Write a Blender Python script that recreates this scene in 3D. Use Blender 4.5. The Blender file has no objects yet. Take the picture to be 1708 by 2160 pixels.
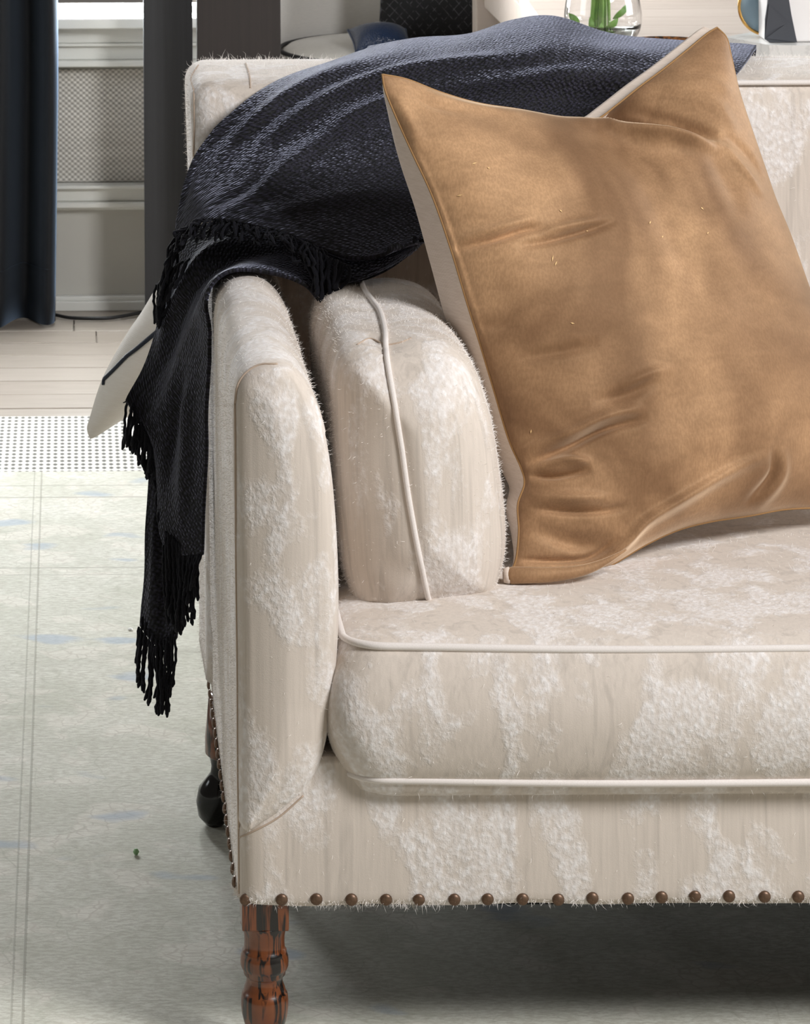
import bpy, bmesh, math, random
import numpy as np
from mathutils import Vector, Matrix
from mathutils.bvhtree import BVHTree
from mathutils.geometry import delaunay_2d_cdt
random.seed(7); rng = np.random.default_rng(7)
sc = bpy.context.scene
COL = sc.collection
# ------------------------------------------------------------------ camera
FPX, DIST, H = 7020.0, 3.6, 1.58
PX, PY, ROLL = 150.0, -805.0, 0.006
CAM = np.array([0.0, -DIST, H])
CR = np.array([math.cos(ROLL), 0, -math.sin(ROLL)]); CU = np.array([math.sin(ROLL), 0, math.cos(ROLL)])
cd = bpy.data.cameras.new('camera'); cam = bpy.data.objects.new('camera', cd); COL.objects.link(cam)
cam.matrix_world = Matrix(((CR[0], CU[0], 0, 0), (0, 0, -1, -DIST), (CR[2], CU[2], 0, H), (0, 0, 0, 1)))
cd.sensor_fit = 'VERTICAL'; cd.sensor_height = 36; cd.sensor_width = 36
cd.lens = 36 * FPX / 2160
cd.shift_x = (854 - PX) / 2160; cd.shift_y = -(1080 - PY) / 2160
cd.clip_end = 60; cd.clip_start = .1
cd.dof.use_dof = True; cd.dof.focus_distance = DIST + .12; cd.dof.aperture_fstop = 42
sc.camera = cam
# ------------------------------------------------------------------ world and lights
w = bpy.data.worlds.new('world'); sc.world = w; w.use_nodes = True
bg = w.node_tree.nodes['Background']; bg.inputs[0].default_value = (1.0, .92, .82, 1); bg.inputs[1].default_value = .095
def area(name, loc, target, sx, sy, power, color):
    l = bpy.data.lights.new(name, 'AREA'); l.shape = 'RECTANGLE'; l.size = sx; l.size_y = sy; l.energy = power; l.color = color
    o = bpy.data.objects.new(name, l); COL.objects.link(o); o.location = loc
    o.rotation_euler = (Vector(target) - Vector(loc)).to_track_quat('-Z', 'Y').to_euler(); return o
area('daylight_right_window', (2.6, -1.9, 2.9), (.75, .25, .6), 1.0, 1.1, 118, (.98, .985, 1.0))
area('daylight_back_window', (-.28, 4.20, 1.45), (-.1, 2.2, .2), 1.4, 1.6, 300, (.93, .97, 1.0))
area('added_left_fill', (-3.4, 1.6, 1.9), (.3, 3.6, .2), 1.6, 1.8, 22, (.92, .97, 1.0))  # added fill to brighten the back wall, no window stands here
area('added_far_right_fill', (4.6, 2.2, 1.7), (.3, 3.9, .4), 1.6, 1.6, 105, (.95, .98, 1.0))  # added fill for the wall, table and chair, not a known window
sc.view_settings.view_transform = 'Standard'; sc.view_settings.look = 'None'
sc.view_settings.gamma = 1; sc.view_settings.use_curve_mapping = False
sc.view_settings.exposure = 0.47

# ------------------------------------------------------------------ helpers
def ray(px, py):
    return CR * ((px - PX) / FPX) + CU * (-(py - PY) / FPX) + np.array([0, 1.0, 0])
def P(px, py, Y):                       # point of the plane Y seen at a pixel
    return CAM + ray(px, py) * (Y + DIST)
def PZ(px, py, Z=0.0):                  # point of the plane Z seen at a pixel
    d = ray(px, py); return CAM + d * ((Z - H) / d[2])
def proj(V):
    V = np.atleast_2d(V) - CAM
    d = V[:, 1]
    return np.stack([PX + FPX * (V @ CR) / d, PY - FPX * (V @ CU) / d], 1)
def crom(pts, n):                       # Catmull-Rom through control points, n samples
    p = np.asarray(pts, float); k = len(p)
    if k == 2:
        t = np.linspace(0, 1, n)[:, None]; return p[0] * (1 - t) + p[1] * t
    e = np.concatenate([(2 * p[0] - p[1])[None], p, (2 * p[-1] - p[-2])[None]])
    t = np.linspace(0, k - 1, n); i = np.minimum(t.astype(int), k - 2); f = (t - i)
    f = f.reshape((-1,) + (1,) * (p.ndim - 1))
    a, b, c, d = e[i], e[i + 1], e[i + 2], e[i + 3]
    return .5 * ((2 * b) + (-a + c) * f + (2 * a - 5 * b + 4 * c - d) * f ** 2 + (-a + 3 * b - 3 * c + d) * f ** 3)
def even(pts, n, closed=False):         # resample a polyline evenly by length
    p = np.asarray(pts, float)
    if closed: p = np.vstack([p, p[:1]])
    L = np.r_[0, np.cumsum(np.linalg.norm(np.diff(p, axis=0), axis=1))]
    t = np.linspace(0, L[-1], n + 1)[:-1] if closed else np.linspace(0, L[-1], n)
    return np.stack([np.interp(t, L, p[:, k]) for k in range(p.shape[1])], 1)
def segdist(q, poly):                   # distance of points q(n,2) to a polyline, and the fraction along it
    poly = np.asarray(poly, float); best = np.full(len(q), 1e9); fr = np.zeros(len(q)); sd = np.zeros(len(q))
    L = np.r_[0, np.cumsum(np.linalg.norm(np.diff(poly, axis=0), axis=1))]
    for i in range(len(poly) - 1):
        a, b = poly[i], poly[i + 1]; ab = b - a; l2 = ab @ ab
        t = np.clip(((q - a) @ ab) / l2, 0, 1); c = a + t[:, None] * ab
        d = np.linalg.norm(q - c, axis=1); m = d < best
        best[m] = d[m]; fr[m] = ((L[i] + t * math.sqrt(l2)) / L[-1])[m]
        cr = ab[0] * (q[:, 1] - a[1]) - ab[1] * (q[:, 0] - a[0]); sd[m] = np.sign(cr)[m]
    return best, fr, sd
def vnormals(V, F):
    N = np.zeros_like(V); F = np.asarray(F)
    n = np.cross(V[F[:, 2]] - V[F[:, 0]], V[F[:, 3]] - V[F[:, 1]]) if F.shape[1] == 4 else np.cross(V[F[:, 1]] - V[F[:, 0]], V[F[:, 2]] - V[F[:, 0]])
    for k in range(F.shape[1]): np.add.at(N, F[:, k], n)
    return N / (np.linalg.norm(N, axis=1)[:, None] + 1e-12)
def ridges(V, N, rl, face=True):        # rl: (polyline in photo pixels, width, height in metres[, side])
    q = proj(V); out = np.zeros(len(V)); front = ((V - CAM) * N).sum(1) < 0
    for r in rl:
        poly, wd, h = r[:3]
        if len(poly) > 2: poly = crom(np.array(poly, float), 24)
        d, fr, sd = segdist(q, poly)
        taper = np.sin(math.pi * np.clip(fr, 0, 1)) ** .8 if not (len(r) > 3 and r[3] == 'hold') else 1
        if len(r) > 3 and r[3] == 'step':   # a step: one side proud, the other low
            out += h * taper * sd * (d / wd) * np.exp(.5 - .5 * (d / wd) ** 2)
        else: out += h * taper * np.exp(-(d / wd) ** 2)
    if face: out *= front
    return V + N * out[:, None]

MATS = {}
def mesh_obj(name, V, F, mat, parent=None, smooth=True, uv=None, kind=None):
    V = np.asarray(V, float)
    if parent is not None: V = V - np.array(base_of(parent))
    me = bpy.data.meshes.new(name); me.from_pydata(V.tolist(), [], [list(map(int, f)) for f in F])
    if uv is not None:
        l = me.uv_layers.new(name='UVMap'); vi = np.zeros(len(me.loops), int); me.loops.foreach_get('vertex_index', vi)
        l.data.foreach_set('uv', np.asarray(uv, float)[vi].ravel())
    if smooth: me.polygons.foreach_set('use_smooth', [True] * len(me.polygons))
    me.materials.append(mat); me.update()
    o = bpy.data.objects.new(name, me); COL.objects.link(o)
    if parent is not None: o.parent = parent
    if kind: o['kind'] = kind
    return o
def base_of(o):
    b = Vector((0, 0, 0))
    while o is not None: b += o.location; o = o.parent
    return b
def thing(name, loc, label, cat, group=None):
    o = bpy.data.objects.new(name, None); COL.objects.link(o); o.location = tuple(float(x) for x in loc); o.empty_display_size = .05
    return tag(o, label, cat, group)
def tag(o, label, cat, group=None):
    o['label'] = label; o['category'] = cat
    if group: o['group'] = group
    return o
def fixn(o):
    bm = bmesh.new(); bm.from_mesh(o.data); bmesh.ops.recalc_face_normals(bm, faces=bm.faces); bm.to_mesh(o.data); bm.free(); return o
def gridF(nu, nv, wrap=False):
    F = []
    for i in range(nv - 1):
        for j in range(nu - (0 if wrap else 1)):
            j2 = (j + 1) % nu
            F.append((i * nu + j, i * nu + j2, (i + 1) * nu + j2, (i + 1) * nu + j))
    return np.array(F)
def grid_uv(G):                         # metric uv from mean arc lengths
    nv, nu, _ = G.shape
    du = np.linalg.norm(np.diff(G, axis=1), axis=2); dv = np.linalg.norm(np.diff(G, axis=0), axis=2)
    U = np.hstack([np.zeros((nv, 1)), np.cumsum(du, 1)]); Vv = np.vstack([np.zeros((1, nu)), np.cumsum(dv, 0)])
    U = U - U.mean(1, keepdims=True)
    return np.stack([U, Vv], 2).reshape(-1, 2)
def box(name, x0, x1, y0, y1, z0, z1, mat, parent=None, bev=.0, seg=2, rot=0, kind=None):
    bm = bmesh.new(); bmesh.ops.create_cube(bm, size=1)
    c = Vector(((x0 + x1) / 2, (y0 + y1) / 2, (z0 + z1) / 2))
    bmesh.ops.scale(bm, vec=(x1 - x0, y1 - y0, z1 - z0), verts=bm.verts)
    if bev: bmesh.ops.bevel(bm, geom=list(bm.edges), offset=bev, segments=seg, affect='EDGES', profile=.6)
    if rot: bmesh.ops.rotate(bm, verts=bm.verts, matrix=Matrix.Rotation(rot, 3, 'Z'))
    bmesh.ops.translate(bm, vec=c - (base_of(parent) if parent else Vector()), verts=bm.verts)
    me = bpy.data.meshes.new(name); bm.to_mesh(me); bm.free(); me.materials.append(mat)
    o = bpy.data.objects.new(name, me); COL.objects.link(o)
    if parent: o.parent = parent
    if kind: o['kind'] = kind
    return o
def tube(name, pts, rad, mat, parent=None, n=8, kind=None, cap=True):
    p = np.asarray(pts, float); m = len(p); rad = np.broadcast_to(np.asarray(rad, float), (m,))
    T = np.gradient(p, axis=0); T /= np.linalg.norm(T, axis=1)[:, None] + 1e-12
    up = np.array([0.13, -.9, .42]); V = []
    for i in range(m):
        a = np.cross(T[i], up); a /= np.linalg.norm(a) + 1e-9; b = np.cross(T[i], a)
        for k in range(n):
            t = 2 * math.pi * k / n; V.append(p[i] + rad[i] * (a * math.cos(t) + b * math.sin(t)))
    F = [tuple(f) for f in gridF(n, m, True)]
    if cap: F += [tuple(range(n - 1, -1, -1)), tuple(range((m - 1) * n, m * n))]
    return mesh_obj(name, V, F, mat, parent, True, None, kind)
def lathe(name, prof, mat, center, parent=None, n=32, axis=None, square=0):
    # prof: (radius, height) from bottom to top
    V = []; c = np.array(center, float)
    ax = np.array([0, 0, 1.0]) if axis is None else np.asarray(axis, float) / np.linalg.norm(axis)
    a = np.cross(ax, [0, 1, 0] if abs(ax[1]) < .9 else [1, 0, 0]); a /= np.linalg.norm(a); b = np.cross(ax, a)
    for r, h in prof:
        for k in range(n):
            t = 2 * math.pi * k / n; V.append(c + ax * h + r * (a * math.cos(t) + b * math.sin(t)))
    F = [tuple(f) for f in gridF(n, len(prof), True)]
    F += [tuple(range(n - 1, -1, -1)), tuple(range((len(prof) - 1) * n, len(prof) * n))]
    return mesh_obj(name, V, F, mat, parent)
def surf(objs):                          # ray caster over finished meshes
    vs, fs = [], []; off = 0
    for o in objs:
        b = np.array(base_of(o)); me = o.data
        co = np.zeros(len(me.vertices) * 3); me.vertices.foreach_get('co', co); co = co.reshape(-1, 3) + b
        vs += co.tolist(); fs += [[i + off for i in f.vertices] for f in me.polygons]; off += len(co)
    t = BVHTree.FromPolygons(vs, fs)
    def hit(px, py, lift=0.0):
        d = Vector(ray(px, py)).normalized(); h, n, _, _ = t.ray_cast(Vector(CAM), d)
        if h is None: return None, None
        if n.dot(d) > 0: n = -n
        return np.array(h + n * lift), np.array(n)
    return hit
def drape(hit, pts, n, lift=.001):
    out = []
    for x, y in crom(np.array(pts, float), n):
        h, _ = hit(x, y, lift)
        if h is not None: out.append(h)
    out = np.array(out)
    for _ in range(2): out[1:-1] = (out[:-2] + 2 * out[1:-1] + out[2:]) / 4
    return out

# ------------------------------------------------------------------ materials
class NT:
    def __init__(s, name):
        s.m = bpy.data.materials.new(name); s.m.use_nodes = True; s.t = s.m.node_tree; s.b = s.t.nodes['Principled BSDF']
        s.tc = s.n('ShaderNodeTexCoord')
    def n(s, t, **k):
        o = s.t.nodes.new(t)
        for a, v in k.items(): setattr(o, a, v)
        return o
    def l(s, a, b): s.t.links.new(a, b)
    def set(s, **k):
        for a, v in k.items():
            i = s.b.inputs[a.replace('_', ' ')]
            if isinstance(v, (int, float)): i.default_value = v
            elif isinstance(v, tuple): i.default_value = (*v, 1) if len(v) == 3 else v
            else: s.l(v, i)
        return s
    def map(s, scale=(1, 1, 1), src='Object', rot=(0, 0, 0)):
        m = s.n('ShaderNodeMapping'); m.inputs['Scale'].default_value = scale; m.inputs['Rotation'].default_value = rot
        s.l(s.tc.outputs[src], m.inputs[0]); return m.outputs[0]
    def noise(s, scale, vec=None, detail=3, rough=.55, dist=0):
        o = s.n('ShaderNodeTexNoise'); o.inputs['Scale'].default_value = scale; o.inputs['Detail'].default_value = detail
        o.inputs['Roughness'].default_value = rough; o.inputs['Distortion'].default_value = dist
        s.l(vec if vec else s.tc.outputs['Object'], o.inputs['Vector']); return o.outputs['Fac']
    def vor(s, scale, vec=None, feature='F1', rnd=1):
        o = s.n('ShaderNodeTexVoronoi', feature=feature); o.inputs['Scale'].default_value = scale; o.inputs['Randomness'].default_value = rnd
        s.l(vec if vec else s.tc.outputs['Object'], o.inputs['Vector']); return o.outputs['Distance']
    def ramp(s, fac, *st):
        o = s.n('ShaderNodeValToRGB'); s.l(fac, o.inputs[0]); e = o.color_ramp.elements
        while len(e) < len(st): e.new(.5)
        for k, (p, c) in enumerate(st):
            e[k].position = p; e[k].color = (c, c, c, 1) if isinstance(c, (int, float)) else (*c, 1)
        return o.outputs[0]
    def math(s, op, a, b=None, c=None, clamp=False):
        o = s.n('ShaderNodeMath', operation=op, use_clamp=clamp)
        for k, v in enumerate((a, b, c)):
            if v is None: continue
            if isinstance(v, (int, float)): o.inputs[k].default_value = v
            else: s.l(v, o.inputs[k])
        return o.outputs[0]
    def mix(s, fac, a, b, mode='MIX'):
        o = s.n('ShaderNodeMix', data_type='RGBA', blend_type=mode)
        for i, v in ((0, fac), (6, a), (7, b)):
            if isinstance(v, (int, float)): o.inputs[i].default_value = v
            elif isinstance(v, tuple): o.inputs[i].default_value = (*v, 1)
            else: s.l(v, o.inputs[i])
        return o.outputs[2]
    def bump(s, h, strength=.3, dist=.002, prev=None):
        o = s.n('ShaderNodeBump'); o.inputs['Strength'].default_value = strength; o.inputs['Distance'].default_value = dist
        s.l(h, o.inputs['Height'])
        if prev: s.l(prev, o.inputs['Normal'])
        s.l(o.outputs[0], s.b.inputs['Normal']); return o.outputs[0]
    def xyz(s, vec):
        o = s.n('ShaderNodeSeparateXYZ'); s.l(vec, o.inputs[0]); return o.outputs
def srgb(r, g, b):
    f = lambda c: (c / 255 / 12.92) if c / 255 <= .04045 else ((c / 255 + .055) / 1.055) ** 2.4
    return (f(r), f(g), f(b))
def simple(name, rgb, rough=.5, **k):
    t = NT(name); t.set(Base_Color=srgb(*rgb), Roughness=rough, **k); return t.m

# mohair damask upholstery
def upholstery():
    t = NT('mohair_damask')
    warp = t.noise(17, t.map((1, 1, .55)), 2, .5, .5)             # floral figure
    gran = t.vor(190, t.map((1, 1, .8)), 'SMOOTH_F1')            # rounded mohair tufts
    fine = t.noise(150, t.map((1, 1, .8)), 3, .6)
    tuft = t.math('ADD', t.math('MULTIPLY', t.ramp(gran, (.15, 1), (.62, 0)), .45), t.math('MULTIPLY', t.ramp(fine, (.35, 0), (.65, 1)), .55))
    sig = t.math('ADD', warp, t.math('MULTIPLY', t.math('SUBTRACT', fine, .5), .16))
    fig = t.ramp(sig, (.47, 0), (.59, 1))
    streak = t.noise(240, t.map((1, 1, .03)), 2, .6)              # vertical ribs of the ground
    grey = t.ramp(streak, (.36, .93), (.62, 1))
    st2 = t.ramp(t.noise(60, t.map((1, 1, .06)), 3, .6, .8), (.36, .87), (.47, 1))
    ground = t.mix(1, t.mix(1, srgb(210, 198, 186), grey, 'MULTIPLY'), st2, 'MULTIPLY')
    tc = t.mix(tuft, srgb(220, 212, 207), srgb(240, 237, 236))
    t.set(Base_Color=t.mix(t.math('MULTIPLY', fig, t.math('ADD', .30, t.math('MULTIPLY', tuft, .5))), ground, tc), Roughness=.95, Sheen_Weight=.3, Sheen_Roughness=.4, Sheen_Tint=(1, .97, .97))
    t.b.inputs['Specular IOR Level'].default_value = .12
    hgt = t.math('MULTIPLY', fig, t.math('ADD', .45, tuft))
    b1 = t.bump(hgt, .34, .0020)
    b2 = t.bump(streak, .12, .0006, b1)
    t.bump(t.noise(800, None, 2, .7), .3, .0006, b2)
    return t.m
UPH = upholstery()
def plainup():
    t = NT('cream_welt'); n = t.noise(700, None, 2)
    t.set(Base_Color=t.mix(n, srgb(212, 202, 194), srgb(236, 229, 224)), Roughness=.9, Sheen_Weight=.2); t.bump(n, .25, .0005); return t.m
WELT = plainup()
FUZZ = simple('mohair_fibre', (244, 238, 232), .8)
SEAM = simple('seam_thread', (182, 162, 144), .9)
def velvet():
    t = NT('caramel_velvet')
    big = t.noise(4.0, None, 3, .58, .6); mid = t.noise(22, t.map((1, 1, 2.2)), 4, .6, .5); fine = t.noise(420, t.map((1, 1, .35)), 2, .6)
    c = t.mix(t.ramp(big, (.36, 0), (.62, 1)), srgb(124, 92, 66), srgb(190, 150, 112))
    c = t.mix(t.ramp(mid, (.35, .24), (.65, 0)), c, srgb(88, 62, 40))
    c = t.mix(t.ramp(fine, (.4, .22), (.62, 0)), c, srgb(88, 62, 40))
    t.set(Base_Color=c, Roughness=.60, Sheen_Weight=1.0, Sheen_Roughness=.40, Sheen_Tint=srgb(250, 222, 190), Specular_Tint=srgb(255, 220, 180))
    t.b.inputs['Specular IOR Level'].default_value = .38
    b = t.bump(mid, .12, .004); t.bump(fine, .12, .0006, b); return t.m
VELVET = velvet()
def linen(name, c1, c2, sc_=900):
    t = NT(name); u = t.map((1, 1, 1), 'UV'); x = t.xyz(u)
    a = t.math('SINE', t.math('MULTIPLY', x[0], sc_ * 2.2)); b = t.math('SINE', t.math('MULTIPLY', x[1], sc_ * 2.2))
    wv = t.math('MULTIPLY', a, b); n = t.noise(60, t.map((1, 1, 8)), 3)
    t.set(Base_Color=t.mix(n, srgb(*c1), srgb(*c2)), Roughness=.92, Sheen_Weight=.15); b1 = t.bump(wv, .15, .0006); t.bump(n, .15, .001, b1); return t.m
LINEN = linen('natural_linen', (196, 178, 162), (222, 208, 196))
CREAM = linen('cream_canvas', (226, 218, 208), (238, 233, 226))
def knit():
    t = NT('navy_knit'); u = t.map((1, 1, 1), 'UV', (0, 0, .35)); x = t.xyz(u)
    K = 2 * math.pi / .0082
    jit = t.math('MULTIPLY', t.noise(90, t.map((1, 1, 1), 'UV'), 2), 5.0)
    row = t.math('ADD', t.math('MULTIPLY', x[1], K), jit)
    a = t.math('SINE', t.math('ADD', t.math('MULTIPLY', x[0], K), jit)); b = t.math('SINE', row)
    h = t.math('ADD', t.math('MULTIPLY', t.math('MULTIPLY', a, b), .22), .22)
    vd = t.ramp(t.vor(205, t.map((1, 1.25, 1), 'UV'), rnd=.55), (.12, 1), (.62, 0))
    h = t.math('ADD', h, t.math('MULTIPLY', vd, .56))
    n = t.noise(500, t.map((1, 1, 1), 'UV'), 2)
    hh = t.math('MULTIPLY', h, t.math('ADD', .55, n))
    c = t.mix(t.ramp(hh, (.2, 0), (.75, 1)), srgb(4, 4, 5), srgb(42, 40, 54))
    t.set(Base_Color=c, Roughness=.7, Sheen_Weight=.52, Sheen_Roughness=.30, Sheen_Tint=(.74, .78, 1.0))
    t.b.inputs['Specular IOR Level'].default_value = .3
    t.bump(hh, .8, .0026); return t.m
KNIT = knit()
def yarn():
    t = NT('navy_yarn'); w_ = t.noise(500, None, 2)
    t.set(Base_Color=t.mix(w_, srgb(6, 6, 8), srgb(30, 30, 38)), Roughness=.85, Sheen_Weight=.06); t.bump(w_, .5, .001)
    t.b.inputs['Specular IOR Level'].default_value = .15; return t.m
YARN = yarn()
def legwood():
    t = NT('distressed_turned_wood')
    st = t.noise(105, t.map((1, 1, .06)), 3, .55, .7); gl = t.noise(30, None, 4)
    c = t.mix(gl, srgb(64, 28, 14), srgb(140, 78, 38))
    c = t.mix(t.ramp(st, (.50, 0), (.57, 1)), c, srgb(14, 8, 6))
    t.set(Base_Color=c, Roughness=.28, Coat_Weight=.5, Coat_Roughness=.15); t.bump(st, .1, .001); return t.m
LEGW = legwood()
BLACKGLOSS = simple('black_lacquer', (10, 8, 8), .12)
BRASS = None
def brass():
    t = NT('aged_brass'); n = t.noise(300, None, 3)
    t.set(Base_Color=t.mix(n, srgb(72, 54, 42), srgb(126, 100, 80)), Metallic=.6, Roughness=.42); return t.m
BRASS = brass()

# ================================================================== SETTING
WALLY = PZ(200, 650)[1]                                  # wall foot under the window
FARY = 9.4
def rugmat():
    t = NT('faded_rug'); o = t.xyz(t.tc.outputs['Object'])
    v = t.map((1, 1, 1))
    warp = t.noise(7, v, 3)
    cells = t.vor(62, t.map((.8, 1.1, 1)), 'DISTANCE_TO_EDGE'); edge = t.ramp(cells, (.02, 1), (.09, 0))
    cl = t.ramp(t.noise(9, t.map((1, 1.2, 1)), 2, .5, .6), (.55, 0), (.61, 1))
    fl = t.math('MULTIPLY', edge, cl)
    vine = t.noise(5, t.map((1, 1, 1)), 2, .4, 1.8); vl = t.ramp(vine, (.492, 0), (.5, 1), (.508, 0))
    wea = t.noise(70, t.map((1, 2.6, 1)), 5, .75)
    c = t.mix(t.ramp(warp, (.3, 0), (.7, 1)), srgb(186, 186, 170), srgb(210, 208, 196))
    c = t.mix(t.ramp(wea, (.42, .62), (.58, 0)), c, srgb(160, 154, 138))
    c = t.mix(t.math('MULTIPLY', cl, .45), c, srgb(220, 214, 202))
    c = t.mix(t.math('MULTIPLY', fl, .30), c, srgb(146, 132, 116))
    c = t.mix(t.math('MULTIPLY', vl, .35), c, srgb(150, 150, 130))
    blue = t.ramp(t.noise(6.5, t.map((1, 1.6, 1)), 2, .4), (.64, 0), (.70, .55))
    c = t.mix(blue, c, srgb(140, 156, 176))
    def line(ax, pos, wd, amt, c):
        d = t.math('ABSOLUTE', t.math('SUBTRACT', t.math('ADD', o[ax], t.math('MULTIPLY', wea, .004)), pos))
        return t.mix(t.math('MULTIPLY', t.math('LESS_THAN', d, wd), amt), c, srgb(130, 124, 108))
    yend = PZ(100, 1010)[1]
    lx = PZ(68, 1700)[0]
    for p, wd, a in ((lx, .0016, .55), (lx - .013, .0013, .45), (lx - .19, .002, .4)): c = line(0, p, wd, a, c)
    for p, wd, a in ((yend - .10, .003, .45), (yend - .18, .004, .5), (yend - .62, .004, .4), (yend - .66, .003, .3)): c = line(1, p, wd, a, c)
    t.set(Base_Color=c, Roughness=.88, Sheen_Weight=.1)
    b = t.bump(wea, .25, .002); b2 = t.bump(t.noise(600, t.map((1, 2, 1)), 2), .3, .001, b); t.bump(fl, .12, .001, b2); return t.m
def jute():
    t = NT('woven_jute'); o = t.xyz(t.tc.outputs['Object'])
    k1 = 2 * math.pi / .026; k2 = 2 * math.pi / .052
    a = t.math('SINE', t.math('ADD', t.math('MULTIPLY', o[0], k1 * 1.0), t.math('MULTIPLY', o[1], k2)))
    b = t.math('SINE', t.math('SUBTRACT', t.math('MULTIPLY', o[0], k1 * 1.0), t.math('MULTIPLY', o[1], k2)))
    h = t.math('ADD', t.math('MULTIPLY', t.math('MULTIPLY', a, b), .5), .5)
    t.set(Base_Color=t.mix(t.ramp(h, (.25, 0), (.5, 1)), srgb(92, 90, 84), srgb(206, 202, 194)), Roughness=.9); t.bump(h, .5, .006); return t.m
def oak(name, a, b, gr=(.12, 1, 1), s=60, rough=.35):
    t = NT(name); oi = t.n('ShaderNodeObjectInfo'); 
    off = t.n('ShaderNodeVectorMath', operation='ADD'); t.l(t.map(gr), off.inputs[0]); t.l(oi.outputs['Random'], off.inputs[1])
    n = t.noise(s, off.outputs[0], 5, .65, .6); n2 = t.noise(s / 8, off.outputs[0], 3)
    c = t.mix(n, srgb(*a), srgb(*b)); c = t.mix(t.math('MULTIPLY', n2, .5), c, srgb(*a))
    c = t.mix(t.math('MULTIPLY', oi.outputs['Random'], .35), c, srgb(*b))
    t.set(Base_Color=c, Roughness=rough); t.bump(n, .08, .001); return t.m
FLOORW = oak('pale_oak_floor', (132, 120, 106), (178, 170, 160))
PAINT = simple('white_painted_trim', (226, 226, 220), .35)
WALLP = simple('warm_grey_wall_paint', (196, 194, 186), .6)
def weave():
    t = NT('woven_wall_panel'); o = t.xyz(t.tc.outputs['Object'])
    k1 = 2 * math.pi / .0135; k2 = 2 * math.pi / .012
    a = t.math('SINE', t.math('MULTIPLY', o[0], k1)); b = t.math('SINE', t.math('MULTIPLY', o[2], k2))
    c_ = t.math('COSINE', t.math('MULTIPLY', o[0], k1)); d = t.math('COSINE', t.math('MULTIPLY', o[2], k2))
    h = t.math('ADD', t.math('MULTIPLY', t.math('MULTIPLY', t.math('ADD', a, c_), t.math('ADD', b, d)), .25), .5)
    n = t.noise(30, t.map((.15, 1, 3)), 4, .7)
    t.set(Base_Color=t.mix(t.math('MULTIPLY', h, t.math('ADD', n, .5)), srgb(150, 146, 138), srgb(232, 228, 220)), Roughness=.85); t.bump(h, .5, .003); return t.m

fl = box('floor', -3.0, 5.0, -3.9, FARY + .1, -.06, -.012, FLOORW); fl['kind'] = 'structure'
y0 = PZ(100, 885)[1] - .5; rows = 0; y = WALLY
while y > y0:
    x = -1.9 + random.uniform(-.7, 0)
    while x < 2.2:
        L = random.uniform(.9, 1.9)
        box('plank', x, x + L - .0025, y - .118, y - .0025, -.012, random.uniform(-.0012, 0), FLOORW, fl, .0012, 1)
        x += L
    y -= .12
box('wall_back', -2.2, .38, WALLY, WALLY + .12, -.012, P(200, 40, WALLY)[2], WALLP)['kind'] = 'structure'
box('wall_return', .32, .38, WALLY + .12, FARY, -.012, 2.6, WALLP)['kind'] = 'structure'
box('wall_far', .32, 5.0, FARY, FARY + .12, -.012, 2.6, WALLP)['kind'] = 'structure'
def zw(py): return float(P(200, py, WALLY)[2])
XL, XR = -1.0, .375
def trim(name, pyt, pyb, dep, parent=None, bev=.004, xl=XL, xr=XR):
    o = box(name, xl, xr, WALLY - dep, WALLY, zw(pyb), zw(pyt), PAINT, parent, bev, 3); return o
tr = trim('trim_1', 27, 50, .10); tr['kind'] = 'structure'                 # window stool
trim('apron_board', 50, 86, .045, tr); trim('lower_moulding', 86, 92, .05, tr, .002); trim('bead_moulding', 92, 122, .035, tr); trim('bead_moulding', 122, 135, .055, tr, .004)
wp = box('woven_panel', XL, XR, WALLY - .006, WALLY, zw(382), zw(146), weave(), tr)
t2 = trim('trim_2', 384, 392, .05); t2['kind'] = 'structure'
trim('rail_board', 392, 420, .03, t2); trim('rail_moulding', 420, 432, .045, t2, .004); trim('rail_moulding', 432, 440, .02, t2, .002)
bb = trim('baseboard_back', 630, 651, .03); bb['kind'] = 'structure'; trim('baseboard_cap', 621, 631, .022, bb, .004)
# window above the sill
def glassmat():
    t = NT('clear_glass'); t.set(Base_Color=(1, 1, 1), Roughness=0.0, IOR=1.45, Transmission_Weight=1.0); return t.m
GLASS = glassmat()
PANE = NT('window_pane_glass'); PANE.set(Base_Color=(1, 1, 1), Roughness=0.0, IOR=1.02, Transmission_Weight=1.0, Alpha=.15); PANE = PANE.m
wn = bpy.data.objects.new('window_1', None); COL.objects.link(wn); wn['kind'] = 'structure'; wn.location = (-.25, WALLY + .06, zw(27))
zs = zw(27)
box('window_frame', -1.0, -.94, WALLY + .03, WALLY + .09, zs, 2.3, PAINT, wn, .004); box('window_frame', .32, .38, WALLY + .03, WALLY + .09, zs, 2.3, PAINT, wn, .004)
box('window_frame', -.94, .32, WALLY + .03, WALLY + .09, 2.24, 2.3, PAINT, wn, .004); box('window_frame', -.94, .32, WALLY + .03, WALLY + .09, zs - .01, zs + .012, PAINT, wn, .003)
box('pane', -.94, .32, WALLY + .055, WALLY + .06, zs + .012, 2.24, PANE, wn)

# jute rug and patterned rug
yj = PZ(100, 885)[1]; yr = PZ(100, 1010)[1]
J = box('jute_rug', -1.9, 2.4, -3.4, yj, 0.0, .007, jute(), None, .002, 1)
tag(J, 'chunky woven cream jute rug showing as a band beyond the patterned rug', 'rug')
R = box('patterned_rug', -1.7, 2.2, -3.2, yr, .007, .014, rugmat(), None, .002, 2)
tag(R, 'faded pale sage rug with worn floral pattern under the sofa', 'rug')

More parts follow.
